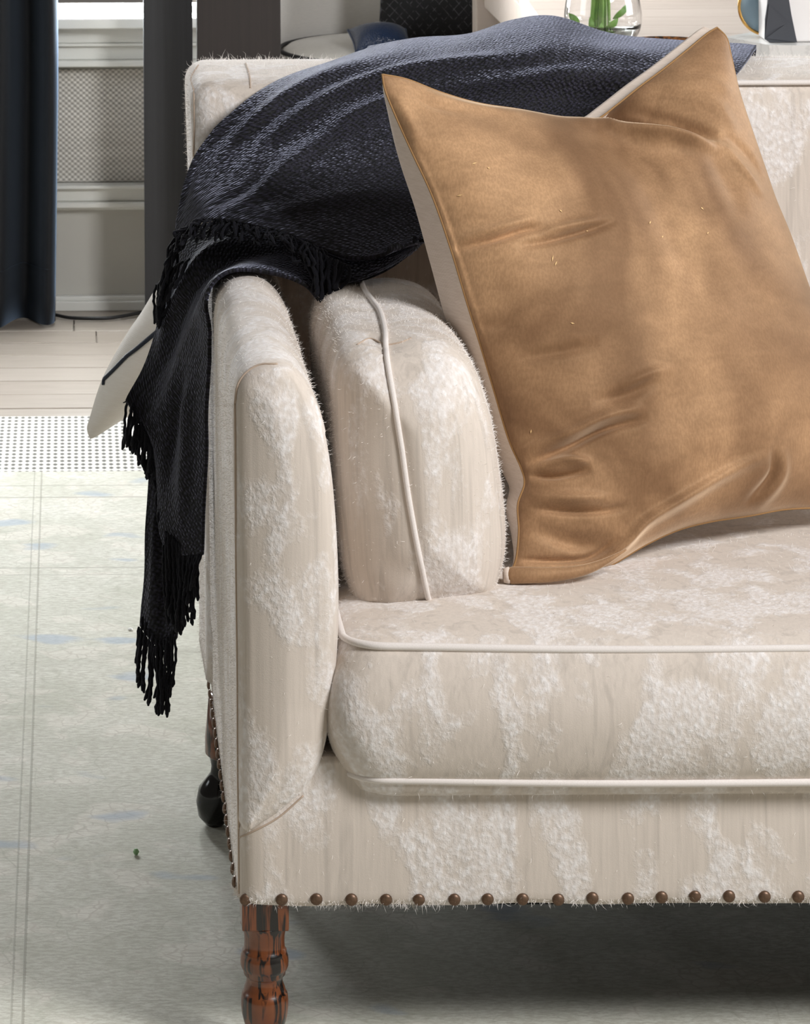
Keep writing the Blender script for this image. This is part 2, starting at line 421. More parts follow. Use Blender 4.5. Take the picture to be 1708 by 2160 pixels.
# curtain
def curtain():
    root = thing('curtain', P(30, 680, WALLY - .2), 'floor length dark navy curtain left of the window sill', 'curtain')
    n, m = 240, 40; V = []
    # plan of the folds, pixel x at wall depth -> X
    yc = WALLY - .17
    xs = np.linspace(P(-420, 300, yc)[0], P(124, 300, yc)[0], n)
    for i in range(m):
        f = i / (m - 1); z = .003 + f * 2.5
        for j, x in enumerate(xs):
            s = j / (n - 1); xr_ = xs[-1] - x
            fold = .045 * math.cos(xr_ / .118 * 2 * math.pi - .35) + .012 * math.sin(xr_ * 60 + f)
            rnd = 0
            if xr_ < .035: rnd = .05 * (1 - math.sqrt(max(0, 1 - ((.035 - xr_) / .035) ** 2)))
            xo = x - .010 * (1 - min(f / .22, 1)) 
            V.append((xo, yc - fold + rnd + .008 * math.sin(f * 5 + s * 9), z + .003 * math.sin(s * 40)))
    V = np.array(V); F = gridF(n, m)
    c = NT('navy_curtain_cloth'); nn = c.noise(400, None, 2)
    c.set(Base_Color=c.mix(nn, srgb(5, 7, 11), srgb(12, 15, 22)), Roughness=.8, Sheen_Weight=.25, Sheen_Roughness=.4, Sheen_Tint=(.5, .7, 1)); c.bump(nn, .2, .001)
    o = mesh_obj('drape', V, F, c.m, root)
    sm = o.modifiers.new('thick', 'SOLIDIFY'); sm.thickness = .006
    hem = V[n:2 * n].copy(); hem[:, 2] += .06; hem[:, 1] -= .002
    tube('hem_stitch', hem[::3], .0012, c.m, root, 4)
curtain()
# cable on the floor at the wall
cb = crom([PZ(60, 640, .02), PZ(112, 650, .02), PZ(150, 659, .018), PZ(220, 660, .018), PZ(262, 655, .018), PZ(300, 646, .02), PZ(360, 640, .02)], 60)
cb[:, 2] = .006; cb[:, 1] = np.minimum(cb[:, 1], WALLY - .04)
tag(tube('power_cable', cb, .0042, simple('black_rubber', (12, 12, 14), .5), None, 8), 'thin black cable lying along the foot of the wall', 'cable')

# dark folding screen
def screen():
    root = thing('folding_screen', PZ(450, 640), 'tall dark brown wooden screen of two panels behind the sofa', 'screen')
    t = NT('dark_stained_wood'); n = t.noise(120, t.map((1, 1, .02)), 4, .6)
    t.set(Base_Color=t.mix(n, srgb(26, 20, 18), srgb(46, 36, 33)), Roughness=.5); t.bump(n, .1, .001)
    g = NT('charcoal_stained_wood'); n = g.noise(120, g.map((1, 1, .02)), 4, .6)
    g.set(Base_Color=g.mix(n, srgb(32, 32, 34), srgb(50, 50, 53)), Roughness=.45)
    Ya = WALLY - .25; Yb = WALLY - .42
    xa0, xa1 = P(304, 300, Ya)[0], P(406, 60, Ya)[0]; xb0, xb1 = P(415, 60, Yb)[0], P(592, 60, Yb)[0]
    box('panel', xa0, xa1, Ya, Ya + .03, .0, 2.1, g.m, root, .002); box('panel', xb0, xb1, Yb, Yb + .03, .0, 2.1, t.m, root, .002)
    for z in (.35, 1.05, 1.75):
        box('hinge', xa1 - .004, xb0 + .012, Yb + .028, Ya + .004, z - .04, z + .04, BRASS, root, .001) if z < .4 or z > .7 else None
screen()

# ================================================================== SOFA
S = thing('sofa', (1.0, .45, 0), 'cream mohair sofa with brass nailheads and turned wooden legs', 'sofa')
ZB = float(P(900, 1912, 0)[2])             # underside of the frame
X0 = float(P(503, 1880, 0)[0]); XE = 2.15   # outer left side, far right side
YB = .97                                    # rear
LEGH = ZB + .004

def inset_poly(o, d):
    t = np.roll(o, -1, 0) - np.roll(o, 1, 0); t /= np.linalg.norm(t, axis=1)[:, None]
    n = np.stack([-t[:, 1], t[:, 0]], 1)
    a = .5 * np.sum(o[:, 0] * np.roll(o[:, 1], -1) - np.roll(o[:, 0], -1) * o[:, 1])
    if a < 0: n = -n
    for _ in range(8): n = (np.roll(n, 1, 0) + 2 * n + np.roll(n, -1, 0)) / 4
    return o + n * d
def extrude_y(name, outline_px, yref, levels, mat, parent, n=170, dm=.05, bulge=.0, rl=None, flare=None, mirror=None, tags=True):
    o = np.array([P(x, y, yref)[[0, 2]] for x, y in crom(np.array(outline_px + outline_px[:1], float), 400)[:-1]])
    o = even(o, n, True)
    rings = []
    y_first, ins_first = levels[0]
    base = inset_poly(o, ins_first); c = base.mean(0)
    # cap: rings shrinking to the medial line
    for yy, ins in levels:
        q = inset_poly(o, ins); rings.append(np.column_stack([q[:, 0], np.full(n, yy), q[:, 1]]))
    G = np.array(rings); V = G.reshape(-1, 3); F = gridF(n, len(rings), True)
    if flare: V = flare(V)
    N = vnormals(V, F)
    if ((V - V.mean(0)) * N).sum() < 0: F = F[:, ::-1]; N = -N
    if rl: V = ridges(V, N, rl)
    # front cap: Delaunay mesh, bulging softly
    k = np.arange(n); xs = np.arange(base[:, 0].min(), base[:, 0].max(), .0045); zs = np.arange(base[:, 1].min(), base[:, 1].max(), .0045)
    gx, gz = np.meshgrid(xs, zs); gx = gx + .00225 * (np.arange(len(zs)) % 2)[:, None]; g = np.stack([gx.ravel(), gz.ravel()], 1)
    dd, _, _ = segdist(g, np.vstack([base, base[:1]]))
    ins_ = np.zeros(len(g), bool); a_ = base; b_ = np.roll(base, -1, 0)
    for (x1, z1), (x2, z2) in zip(a_, b_):
        m_ = ((z1 > g[:, 1]) != (z2 > g[:, 1])); 
        with np.errstate(divide='ignore', invalid='ignore'): xi = (x2 - x1) * (g[:, 1] - z1) / (z2 - z1) + x1
        ins_ ^= m_ & (g[:, 0] < xi)
    keep = ins_ & (dd > .0028); g = g[keep]; dd = dd[keep]
    r_ = delaunay_2d_cdt([Vector(p_) for p_ in np.vstack([base, g])], [], [list(range(n))], 1, 1e-7)
    ov = np.array([[p_[0], p_[1]] for p_ in r_[0]]); nv0 = len(V); idx = []; new = []
    for i_, og in enumerate(r_[3]):
        b_i = [q_ for q_ in og if q_ < n]
        if b_i: idx.append(b_i[0])
        else: idx.append(nv0 + len(new)); new.append(i_)
    g = ov[new]; dd, _, _ = segdist(g, np.vstack([base, base[:1]]))
    Vc = np.column_stack([g[:, 0], y_first - bulge * (1 - (1 - np.clip(dd / dm, 0, 1)) ** 2.2), g[:, 1]])
    if rl: Vc = ridges(Vc, np.tile(np.array([0, -1.0, 0]), (len(Vc), 1)), rl)
    V = np.vstack([V, Vc]); mp = lambda i: idx[i]
    Fl = [tuple(f) for f in F] + [tuple(mp(i) for i in f) for f in r_[2]] + [tuple((len(rings) - 1) * n + k)]
    if mirror is not None: V = V.copy(); V[:, 0] = mirror * 2 - V[:, 0]
    return fixn(mesh_obj(name, V, Fl, mat, parent))
ARM = [(522, 1758), (504, 1736), (500, 1650), (497, 1400), (494, 1150), (492, 950), (493, 840), (512, 792), (556, 768), (606, 772), (648, 812), (676, 880), (694, 990), (704, 1150), (708, 1320), (702, 1470), (684, 1590), (650, 1660), (590, 1716)]
lv = [(-.013, .018), (-.011, .012), (-.006, .006), (.002, .0015), (.012, 0)] + [(y, 0) for y in np.linspace(.05, .93, 26)]
armrl = [([(640, 820), (665, 1000), (690, 1300), (670, 1500)], 60, .006), ([(500, 1000), (505, 1400), (508, 1700)], 10, -.002)]
arm = extrude_y('arm', ARM, 0.0, lv, UPH, S, bulge=.010, rl=armrl)
extrude_y('arm', ARM, 0.0, lv, UPH, S, bulge=.010, mirror=(X0 + XE) / 2, n=60)
# base rail: rounded front corners
def rail():
    n = 26; V = []; zt = float(P(900, 1600, 0)[2])
    path = [(X0 + .002, YB - .02), (X0, .03), (X0 + .006, .010), (X0 + .022, .004), (X0 + .05, .004), (XE - .05, .004), (XE - .02, .008), (XE, .03), (XE, YB - .02)]
    p = even(np.array(path), 420)
    zz = np.linspace(ZB, zt, n)
    for i, z in enumerate(zz):
        f = i / (n - 1); out = -.004 * math.sin(math.pi * min(f * 1.0, 1)) if i else .002
        for q in p:
            c = np.array([(X0 + XE) / 2, .45]); dd = q - c
            V.append((q[0] + np.sign(dd[0]) * 0, q[1] + (out if q[1] < .02 else 0), z + .0012 * math.sin(q[0] * 40 + 1)))
    V = np.array(V)
    base = len(V); 
    F = [tuple(f) for f in gridF(len(p), n)]
    F += [tuple(range(len(p))), tuple((n - 1) * len(p) + k for k in range(len(p)))]
    return fixn(mesh_obj('base_rail', V, F, UPH, S))
RAIL = rail()
# back: thick slab with rounded edges, flaring slightly at the top
def slab_back():
    zt = float(P(1650, 112, .93)[2]) - .004
    XW = float(P(387, 160, .95)[0])
    nx, ny, nz = 120, 14, 50
    bm = bmesh.new(); V = []; F = []
    # profile in Y-Z, swept along X with rounded ends
    prof = [(YB, ZB), (YB, .6), (YB + .005, zt - .05), (YB - .005, zt - .02), (YB - .03, zt - .002), (YB - .1, zt + .003), (.80, zt + .001), (.735, zt - .004), (.712, zt - .018), (.706, zt - .05), (.70, .75), (.68, .45), (.68, ZB + .02)]
    pr = even(crom(np.array(prof), 200), 90)
    xs = np.r_[XW + .03 * (1 - np.cos(np.linspace(0, math.pi / 2, 8))), np.linspace(XW + .04, XE + .02, 90)]
    ins = np.r_[.03 * (1 - np.sin(np.linspace(0, math.pi / 2, 8))), np.zeros(90)]
    cy, cz = .83, .58
    rings = []
    for x, i_ in zip(xs, ins):
        q = pr.copy()
        q[:, 0] = cy + (q[:, 0] - cy) * (1 - i_ / .13); q[:, 1] = np.where(q[:, 1] > .9, q[:, 1] - i_ * .8 * np.clip((q[:, 1] - .9) / .08, 0, 1), q[:, 1])
        fl_ = (X0 - .004 - XW) * np.clip((zt - q[:, 1]) / (zt - .45), 0, 1) * np.clip((.5 - x) / .4, 0, 1)
        rings.append(np.column_stack([np.full(len(q), x) + fl_, q[:, 0], q[:, 1]]))
    V = np.array(rings).reshape(-1, 3); n = len(pr)
    F = [tuple(f) for f in gridF(n, len(rings), True)] + [tuple(range(n)), tuple((len(rings) - 1) * n + k for k in range(n))]
    o = fixn(mesh_obj('backrest', V, F, UPH, S)); return o, zt
BACK, ZT = slab_back()
# seat cushion
def seat():
    zt = float(P(1200, 1364, -.015)[2]); zb = float(P(1200, 1646, -.015)[2])
    x0 = float(P(722, 1500, -.01)[0]) + .004; x1 = 1.98; yf, yb = -.018, .72
    def outline(d, rad=.045, n=600):
        a, b, c, e = x0 + d, x1 - d, yf + d, yb - d; r = max(rad - d * .3, .02); pts = []
        for cx, cy, t0 in ((a + r, c + r, math.pi), (b - r, c + r, 1.5 * math.pi), (b - r, e - r, 0), (a + r, e - r, .5 * math.pi)):
            for t in np.linspace(0, math.pi / 2, 14): pts.append((cx + r * math.cos(t0 + t), cy + r * math.sin(t0 + t)))
        return even(np.array(pts), n, True)
    lv_ = [(zb - .030, .20), (zb - .028, .09), (zb - .025, .045), (zb - .021, .018), (zb - .014, .005), (zb - .006, .001), (zb, 0)]
    for f in np.linspace(.06, .94, 16): lv_.append((zb + (zt - zb) * f, -.020 * math.sin(math.pi * f) ** .7))
    lv_ += [(zt, 0), (zt + .006, .008), (zt + .010, .025), (zt + .013, .05), (zt + .016, .09), (zt + .019, .14), (zt + .021, .20), (zt + .022, .27), (zt + .022, .34)]
    rings = [np.column_stack([outline(d), np.full(600, z)]) for z, d in lv_]
    V = np.array(rings).reshape(-1, 3); F = gridF(600, len(rings), True)
    V[:, 2] += .002 * np.sin(V[:, 0] * 13 + 1) * np.sin(V[:, 1] * 17)
    N = vnormals(V, F)
    if ((V - V.mean(0)) * N).sum() < 0: F = F[:, ::-1]; N = -N
    V = ridges(V, N, [([(730, 1400), (722, 1500), (745, 1600)], 40, .004), ([(800, 1480), (1100, 1500), (1500, 1480)], 60, .002)])
    Fl = [tuple(f) for f in F] + [tuple(range(600)), tuple((len(rings) - 1) * 600 + k for k in range(600))]
    o = fixn(mesh_obj('seat_cushion', V, Fl, UPH, S))
    for z, r in ((zt, .0042), (zb, .0042)):
        q = outline(-.001)
        q = np.vstack([q, q[:1]]); q3 = np.column_stack([q, np.full(len(q), z)]); q3[:, 2] += .002 * np.sin(q3[:, 0] * 13 + 1) * np.sin(q3[:, 1] * 17)
        q3[:, 2] += .003 * np.sin(q3[:, 0] * 6.0 + .3)
        tube('piping', q3, r, WELT, o, 8, cap=False)
    return o, zt
SEAT, ZSEAT = seat()
# platform under the cushion, and fabric-lined inside
box('seat_deck', X0 + .03, XE - .03, .03, .7, .27, ZSEAT - .18, UPH, S, .01)
dc = box('added_underside_cover', X0 + .012, XE - .012, .012, YB - .03, ZB - .003, ZB - .0005, simple('black_cambric', (14, 14, 14), .9), S)  # unseen black cover, added to cut bounce and darken the floor below
dc['label'] = 'black cover added to the underside to cut bounced light'
# seams
H_ = surf([arm, RAIL, BACK])
def seamline(pts, n=60, r=.0012, mat=SEAM, lift=.0003, name='seam', hit=H_): 
    q = drape(hit, pts, n, lift); return tube(name, q, r, mat, S, 6)
seamline([(505, 1895), (504, 1760), (502, 1600), (501, 1400), (498, 1150), (497, 950), (496, 850)], 90)
seamline([(496, 850), (502, 812), (520, 786), (548, 770), (585, 768)], 40, .0014)
seamline([(506, 1766), (545, 1748), (590, 1722), (640, 1678)], 40, .0010)
seamline([(409, 190), (410, 250), (409, 330)], 30)
seamline([(418, 138), (403, 165), (409, 190)], 20)
seamline([(518, 134), (526, 160), (528, 186)], 20)
q = np.array([(x, float(.728), ZT - .002) for x in np.linspace(.8, XE, 60)]); tube('welt', q + np.array([0, -.012, -.004]), .0035, WELT, S, 8)
# nailheads
nailprof = [(.0062, 0), (.0066, .0008), (.006, .0022), (.0042, .0034), (.002, .0039), (.0003, .004)]
nh = lathe('nailhead', nailprof, BRASS, (0, 0, 0), None, 14, axis=(0, -1, 0)); nm = nh.data; bpy.data.objects.remove(nh)
def nail(loc, rz=0, s=1):
    o = bpy.data.objects.new('nailhead', nm); COL.objects.link(o); o.parent = S; o.location = Vector(loc) - S.location; o.rotation_euler = (random.uniform(-.12, .12), random.uniform(-.1, .1), rz); o.scale = (s, s, s)
nx_ = [518, 594, 667, 741, 814, 883, 958, 1028, 1102, 1177, 1249, 1324, 1395, 1465, 1537, 1612, 1683]
ny_ = [1897, 1897, 1896, 1897, 1897, 1897, 1897, 1896, 1896, 1897, 1894, 1895, 1892, 1890, 1890, 1891, 1891]
for x, y in zip(nx_, ny_):
    h, n = H_(x, y, 0); nail(h + np.array([0, -.0004, 0]), 0, 1.02)
stp = (P(1683, 1891, 0)[0] - P(518, 1897, 0)[0]) / 16; xx = P(1683, 1891, 0)[0] + stp
while xx < XE - .02: nail((xx, 0.003, P(1683, 1891, 0)[2])); xx += stp
yy = .045
while yy < YB - .03: nail((X0 - .0012, yy, ZB + .011), -math.pi / 2); yy += stp
# legs
def front_leg(cx, cy):
    prof_px = [(2219, 0), (2218, 20), (2213, 26), (2204, 27), (2196, 23), (2188, 25), (2178, 33), (2166, 40), (2150, 45), (2135, 48.5), (2118, 50), (2106, 50), (2092, 48), (2089, 45), (2080, 43), (2070, 39), (2062, 38), (2056, 40), (2052, 44), (2044, 45), (2042, 47), (2034, 50.5), (2024, 51), (2014, 50), (2006, 47), (2002, 47), (1999, 43.5), (1985, 42.5), (1970, 43), (1960, 45), (1952, 48), (1947, 50), (1945, 50)]
    k = 1 / 1935
    ztop = ZB; zz = lambda y: max(.0142, float(P(558, y, cy)[2]))
    pr = [(r * k, zz(y)) for y, r in prof_px]
    pr = [(max(r, .001), z) for r, z in pr]
    o = lathe('leg', pr, LEGW, (cx, cy, 0), S, 40)
    b = box('leg_block', cx - .0255, cx + .0255, cy - .0255, cy + .0255, zz(1946), ztop + .002, LEGW, o, .002)
front_leg(float(P(558, 2000, .03)[0]), .035)
front_leg(XE - .04, .035)
def rear_leg(cx, cy, fx, fy):
    top = np.array([cx, cy, ZB]); bot = np.array([fx, fy, .014]); ax = top - bot; L = np.linalg.norm(ax)
    pr = [(.001, 0), (.012, .002), (.021, .012), (.0255, .03), (.024, .048), (.016, .062), (.011, .072), (.011, .082), (.016, .098), (.0175, .10)]
    o = lathe('leg', pr, BLACKGLOSS, bot, S, 28, axis=ax); o['label'] = 'black glossy raked rear leg'
    lathe('leg_block', [(.0185, .098), (.021, .10), (.023, .12), (.024, L + .004)], LEGW, bot, o, 20, axis=ax)
ft = PZ(450, 1738, .014)
rear_leg(float(P(462, 1480, ft[1] - .03)[0]) + .01, ft[1] - .03, ft[0], ft[1])
rear_leg(XE - .05, ft[1] - .03, XE - .02, ft[1])

# side cushion standing against the arm
CUSH = [(735, 1248), (714, 1150), (702, 980), (694, 850), (694, 780), (712, 730), (752, 706), (812, 704), (880, 700), (945, 716), (992, 762), (1026, 850), (1048, 980), (1062, 1100), (1054, 1185), (1020, 1244), (905, 1280), (790, 1290)]
SC = thing('side_cushion', P(880, 1290, .3), 'plump cream box cushion with a central welt standing against the sofa arm', 'cushion')
lvc = [(.112, .028), (.119, .020), (.130, .012), (.146, .005), (.166, .001), (.19, 0)] + [(y, 0) for y in np.linspace(.21, .50, 12)] + [(.53, .012), (.555, .03), (.57, .05)]
scr = [([(752, 726), (780, 715), (812, 727), (845, 722), (872, 712)], 8, -.009), ([(760, 750), (815, 755), (870, 745)], 16, .003),
       ([(812, 690), (814, 760), (845, 920), (870, 1090), (900, 1260)], 12, -.003), ([(930, 800), (985, 950), (1010, 1100)], 50, .004), ([(790, 1180), (860, 1210), (960, 1190)], 30, -.003), ([(760, 900), (770, 1100)], 40, .003)]
cu = extrude_y('cushion_body', CUSH, .19, lvc, UPH, SC, n=220, bulge=.032, rl=scr, dm=.085)
hc = surf([cu])
pp = drape(hc, [(762, 596), (768, 612), (784, 634), (802, 660), (812, 700), (814, 735), (818, 770), (830, 840), (845, 930), (862, 1050), (882, 1160), (898, 1240), (905, 1270)], 120, .0012)
tube('welt', pp, .0034, WELT, SC, 8)
s2 = drape(hc, [(753, 727), (780, 714), (811, 728)], 20, .0001); tube('pleat', s2, .0011, SEAM, SC, 5)
s2 = drape(hc, [(815, 728), (845, 722), (868, 713)], 20, .0001); tube('pleat', s2, .0011, SEAM, SC, 5)

# fuzz: fine mohair fibres
def fuzz(objs, parent, count, lmin, lmax, sel=None, wd=.00013, name='mohair_fuzz'):
    vs, fs = [], []
    for o in objs:
        b = np.array(base_of(o)); me = o.data; me.calc_loop_triangles()
        co = np.zeros(len(me.vertices) * 3); me.vertices.foreach_get('co', co); co = co.reshape(-1, 3) + b
        tr_ = np.zeros(len(me.loop_triangles) * 3, int); me.loop_triangles.foreach_get('vertices', tr_); tr_ = tr_.reshape(-1, 3)
        vs.append(co[tr_])
    T = np.vstack(vs); n = np.cross(T[:, 1] - T[:, 0], T[:, 2] - T[:, 0]); A = np.linalg.norm(n, axis=1); n = n / (A[:, None] + 1e-12)
    c = T.mean(1); pxy = proj(c); vis = (pxy[:, 0] > -40) & (pxy[:, 0] < 1780) & (pxy[:, 1] > -40) & (pxy[:, 1] < 2200)
    vd = c - CAM; vd /= np.linalg.norm(vd, axis=1)[:, None]; g = (vd * n).sum(1)
    wgt = A * vis * (g < .25) * (1.0 + 9 * np.exp(-(g / .22) ** 2))
    if sel is not None: wgt = wgt * sel(c, pxy)
    idx = rng.choice(len(T), count, p=wgt / wgt.sum())
    r = rng.random((count, 2)); r[r.sum(1) > 1] = 1 - r[r.sum(1) > 1]
    p = T[idx, 0] + r[:, :1] * (T[idx, 1] - T[idx, 0]) + r[:, 1:] * (T[idx, 2] - T[idx, 0]); N = n[idx]
    L = (lmin + (lmax - lmin) * rng.random(count) ** 3)[:, None]
    d1 = N + rng.normal(0, .55, (count, 3)); d1 /= np.linalg.norm(d1, axis=1)[:, None]
    d2 = d1 + rng.normal(0, .9, (count, 3)) + np.array([0, 0, -.3]); d2 /= np.linalg.norm(d2, axis=1)[:, None]
    p1 = p + d1 * L * .5; p2 = p1 + d2 * L * .5
    side = np.cross(d1, vd[idx]); side /= np.linalg.norm(side, axis=1)[:, None] + 1e-9; s = side * wd
    V = np.stack([p - s, p + s, p1 + s, p1 - s, p2], 1).reshape(-1, 3); k = np.arange(count) * 5
    F = [(a, a + 1, a + 2, a + 3) for a in k] + [(a + 3, a + 2, a + 4) for a in k]
    return mesh_obj(name, V, F, FUZZ, parent, True, None, 'stuff')
fuzz([arm, RAIL, BACK, SEAT], S, 42000, .002, .010)
fuzz([RAIL], S, 1500, .003, .012, lambda c, q: (c[:, 2] < ZB + .006) & (c[:, 1] < .06))
fuzz([BACK], S, 1500, .006, .018, lambda c, q: (c[:, 2] > ZT - .012))
fuzz([cu], SC, 16000, .002, .009)

# ================================================================== THROW
T_ = thing('throw_blanket', (.25, .6, .7), 'dark navy knitted throw with fringed ends draped over the sofa back and arm', 'blanket')
def cloth(name, rows, nu, nv, mat, parent, rl=(), thick=.005, noise_amp=.0015):
    ctl = np.array([[P(x, y, Y) for x, y, Y in r] for r in rows])
    a = np.array([crom(r, nu) for r in ctl]); G = crom(a, nv)
    V = G.reshape(-1, 3); F = gridF(nu, nv); N = vnormals(V, F)
    if ((V - CAM) * N).sum() > 0: F = F[:, ::-1]; N = -N
    V = ridges(V, N, rl, False)
    q = V * 22; V = V + N * (noise_amp * (np.sin(q[:, 0] + 2 * np.sin(q[:, 2])) * np.cos(q[:, 2] * 1.3 + q[:, 1])))[:, None]
    uv = grid_uv(G)
    o = mesh_obj(name, V, F, mat, parent, True, uv)
    sm = o.modifiers.new('thick', 'SOLIDIFY'); sm.thickness = thick; sm.offset = -1
    return o, V.reshape(nv, nu, 3), N.reshape(nv, nu, 3)
A_rows = [
 [(800, 300, 1.01), (900, 280, 1.01), (1000, 270, 1.01), (1090, 250, 1.01), (1180, 250, 1.01), (1290, 270, 1.01), (1430, 280, 1.01), (1592, 300, 1.01)],
 [(775, 118, .985), (880, 100, .985), (985, 92, .98), (1080, 66, .98), (1175, 60, .98), (1283, 92, .98), (1422, 106, .98), (1594, 120, .98)],
 [(762, 106, .93), (870, 84, .92), (980, 74, .91), (1075, 46, .9), (1160, 40, .9), (1280, 74, .91), (1420, 87, .92), (1592, 101, .93)],
 [(600, 163, .755), (760, 140, .735), (900, 126, .725), (1040, 112, .72), (1170, 106, .72), (1290, 130, .73), (1420, 138, .735), (1562, 146, .76)],
 [(505, 222, .675), (640, 228, .645), (790, 218, .645), (950, 215, .66), (1100, 205, .66), (1230, 215, .67), (1350, 230, .68), (1490, 235, .695)],
 [(430, 302, .655), (550, 315, .61), (690, 315, .59), (850, 315, .59), (1000, 320, .61), (1120, 330, .63), (1250, 340, .65), (1400, 350, .67)],
 [(386, 388, .62), (480, 392, .56), (600, 405, .53), (750, 415, .53), (880, 425, .55), (1000, 430, .57), (1100, 440, .6), (1200, 450, .63)],
 [(368, 496, .60), (430, 462, .545), (530, 474, .50), (630, 502, .475), (720, 540, .465), (800, 540, .47), (880, 505, .50), (980, 500, .55)],
]
Arl = [([(1592, 104), (1470, 165), (1300, 168), (1160, 160), (1010, 180), (900, 195)], 22, .010), ([(1450, 130), (1300, 120), (1200, 95)], 26, .010),
       ([(1400, 205), (1280, 200), (1180, 215), (1080, 230)], 20, -.006), ([(1280, 120), (1180, 130), (1040, 160)], 22, -.007), ([(1170, 95), (1090, 120), (960, 130), (850, 150), (740, 185), (640, 235), (560, 300), (500, 370)], 16, .009),
       ([(1060, 100), (940, 112), (830, 128), (700, 170), (600, 225), (520, 290)], 13, -.008), ([(880, 105), (780, 128), (680, 165), (580, 220), (490, 300), (430, 390)], 14, .008), ([(480, 240), (420, 330), (390, 420)], 14, .005), ([(450, 270), (400, 380), (375, 460)], 10, -.006),
       ([(770, 235), (700, 280), (620, 340), (540, 410), (450, 450)], 20, .008), ([(860, 200), (780, 225), (700, 262)], 12, .006), ([(590, 330), (520, 400), (440, 440)], 12, -.005), ([(860, 395), (700, 420), (560, 450), (460, 450)], 18, .004),
       ([(720, 560), (800, 552), (880, 510)], 14, .006)]
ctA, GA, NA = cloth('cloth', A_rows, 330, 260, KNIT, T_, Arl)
# folded-under piece showing below the upper layer on the right
U_rows = [[(640, 520, .53), (740, 545, .50), (820, 530, .50), (900, 490, .54)], [(650, 560, .49), (745, 568, .475), (815, 556, .475), (880, 512, .50)], [(660, 592, .47), (735, 596, .455), (800, 574, .46), (872, 534, .49)], [(668, 600, .50), (730, 600, .49), (795, 578, .50), (866, 540, .53)]]
cloth('folded_edge', U_rows, 80, 40, KNIT, T_)
B_rows = [
 [(712, 560, .62), (712, 600, .55), (700, 640, .49), (690, 655, .46)],
 [(680, 480, .64), (690, 530, .58), (690, 585, .51), (672, 622, .455)],
 [(600, 455, .65), (620, 500, .59), (640, 555, .52), (638, 592, .455)],
 [(490, 462, .655), (520, 505, .60), (555, 552, .53), (562, 580, .47)],
 [(395, 490, .66), (425, 530, .605), (470, 568, .54), (488, 592, .47)],
 [(352, 565, .66), (383, 590, .61), (425, 622, .55), (452, 642, .48)],
 [(333, 680, .65), (365, 695, .61), (405, 715, .55), (440, 735, .49)],
 [(300, 775, .63), (335, 800, .60), (385, 840, .55), (434, 880, .50)],
 [(268, 836, .61), (318, 905, .59), (375, 1000, .55), (431, 1030, .51)],
 [(266, 846, .61), (322, 955, .59), (345, 1150, .56), (425, 1172, .52)],
]
Brl = [([(640, 560), (560, 560), (470, 600), (400, 720), (350, 850), (300, 900)], 16, .010), ([(620, 530), (500, 540), (410, 600), (355, 740), (310, 830)], 12, -.008), ([(560, 500), (440, 530), (370, 640), (330, 760)], 12, .008),
       ([(430, 700), (400, 800), (392, 950), (380, 1120)], 14, .009), ([(410, 760), (365, 900), (350, 1050)], 12, -.008), ([(640, 590), (560, 578), (480, 598), (446, 650), (430, 760)], 10, .006)]
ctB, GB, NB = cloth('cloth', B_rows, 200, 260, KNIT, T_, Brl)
C_rows = [[(322, 900, .66), (350, 900, .65), (380, 900, .63), (410, 900, .62)], [(312, 1020, .66), (345, 1020, .65), (375, 1020, .63), (405, 1040, .62)], [(306, 1120, .65), (340, 1120, .64), (370, 1130, .62), (398, 1140, .61)], [(302, 1230, .64), (330, 1240, .62), (360, 1240, .61), (385, 1250, .60)], [(293, 1320, .63), (315, 1350, .61), (345, 1372, .60), (368, 1345, .59)]]
ctC, GC, NC = cloth('cloth', C_rows, 80, 120, KNIT, T_, [([(330, 1000), (325, 1200), (315, 1330)], 10, .006), ([(355, 1000), (350, 1200), (340, 1340)], 9, -.006)])
# tassels
def tassel(p0, p1, r=.0018, sway=.0022, sag=0.0):
    p0 = np.asarray(p0, float); p1 = np.asarray(p1, float); L = np.linalg.norm(p1 - p0); n = max(12, int(L / .0035))
    t = np.linspace(0, 1, n)[:, None]; a = rng.normal(0, sway, 3); b = rng.normal(0, sway * .6, 3)
    q = p0 * (1 - t) + p1 * t + a * np.sin(math.pi * t) + b * np.sin(2 * math.pi * t); q[:, 2] -= sag * np.sin(math.pi * t[:, 0])
    ph = rng.random() * 6; tw = 2 * math.pi / .007
    s = np.linspace(0, L, n); rr = r * (1 + .10 * np.sin(s * tw + ph)); rr[-4:-1] *= 1.35; rr[-1] *= .6; rr[0] *= .8
    q[:, 0] += .0005 * np.sin(s * tw * .5 + ph); 
    tube('tassel', q, rr, YARN, T_, 7)
def fringe(rootpx, tippx, n, dY=0, jit=5, **k):
    # rootpx/tippx: control (x, y, Y) lists, matched by fraction
    R_ = crom(np.array(rootpx, float), n); E = crom(np.array(tippx, float), n)
    for a, b in zip(R_, E):
        b = b + np.array([rng.normal(0, jit * .5), rng.normal(0, jit), rng.normal(0, .006)])
        tassel(P(*a), P(*b), **k)
# first hanging corner, left of the arm
fringe([(270, 838, .613), (290, 875, .60), (312, 925, .592), (330, 990, .587), (345, 1060, .57)], [(260, 940, .61), (282, 955, .605), (308, 1005, .595), (328, 1035, .59), (338, 1120, .57)], 22)
fringe([(280, 850, .605), (300, 895, .60), (320, 950, .59)], [(270, 930, .60), (300, 985, .60), (322, 1005, .59)], 12)
# second corner nearer the front
fringe([(345, 1150, .557), (375, 1160, .545), (400, 1168, .535), (424, 1170, .52)], [(362, 1310, .56), (385, 1332, .55), (398, 1300, .54), (412, 1235, .525)], 24, jit=14)
fringe([(350, 1120, .55), (385, 1150, .54), (415, 1160, .53)], [(352, 1290, .56), (380, 1300, .55), (408, 1240, .53)], 16, jit=12)
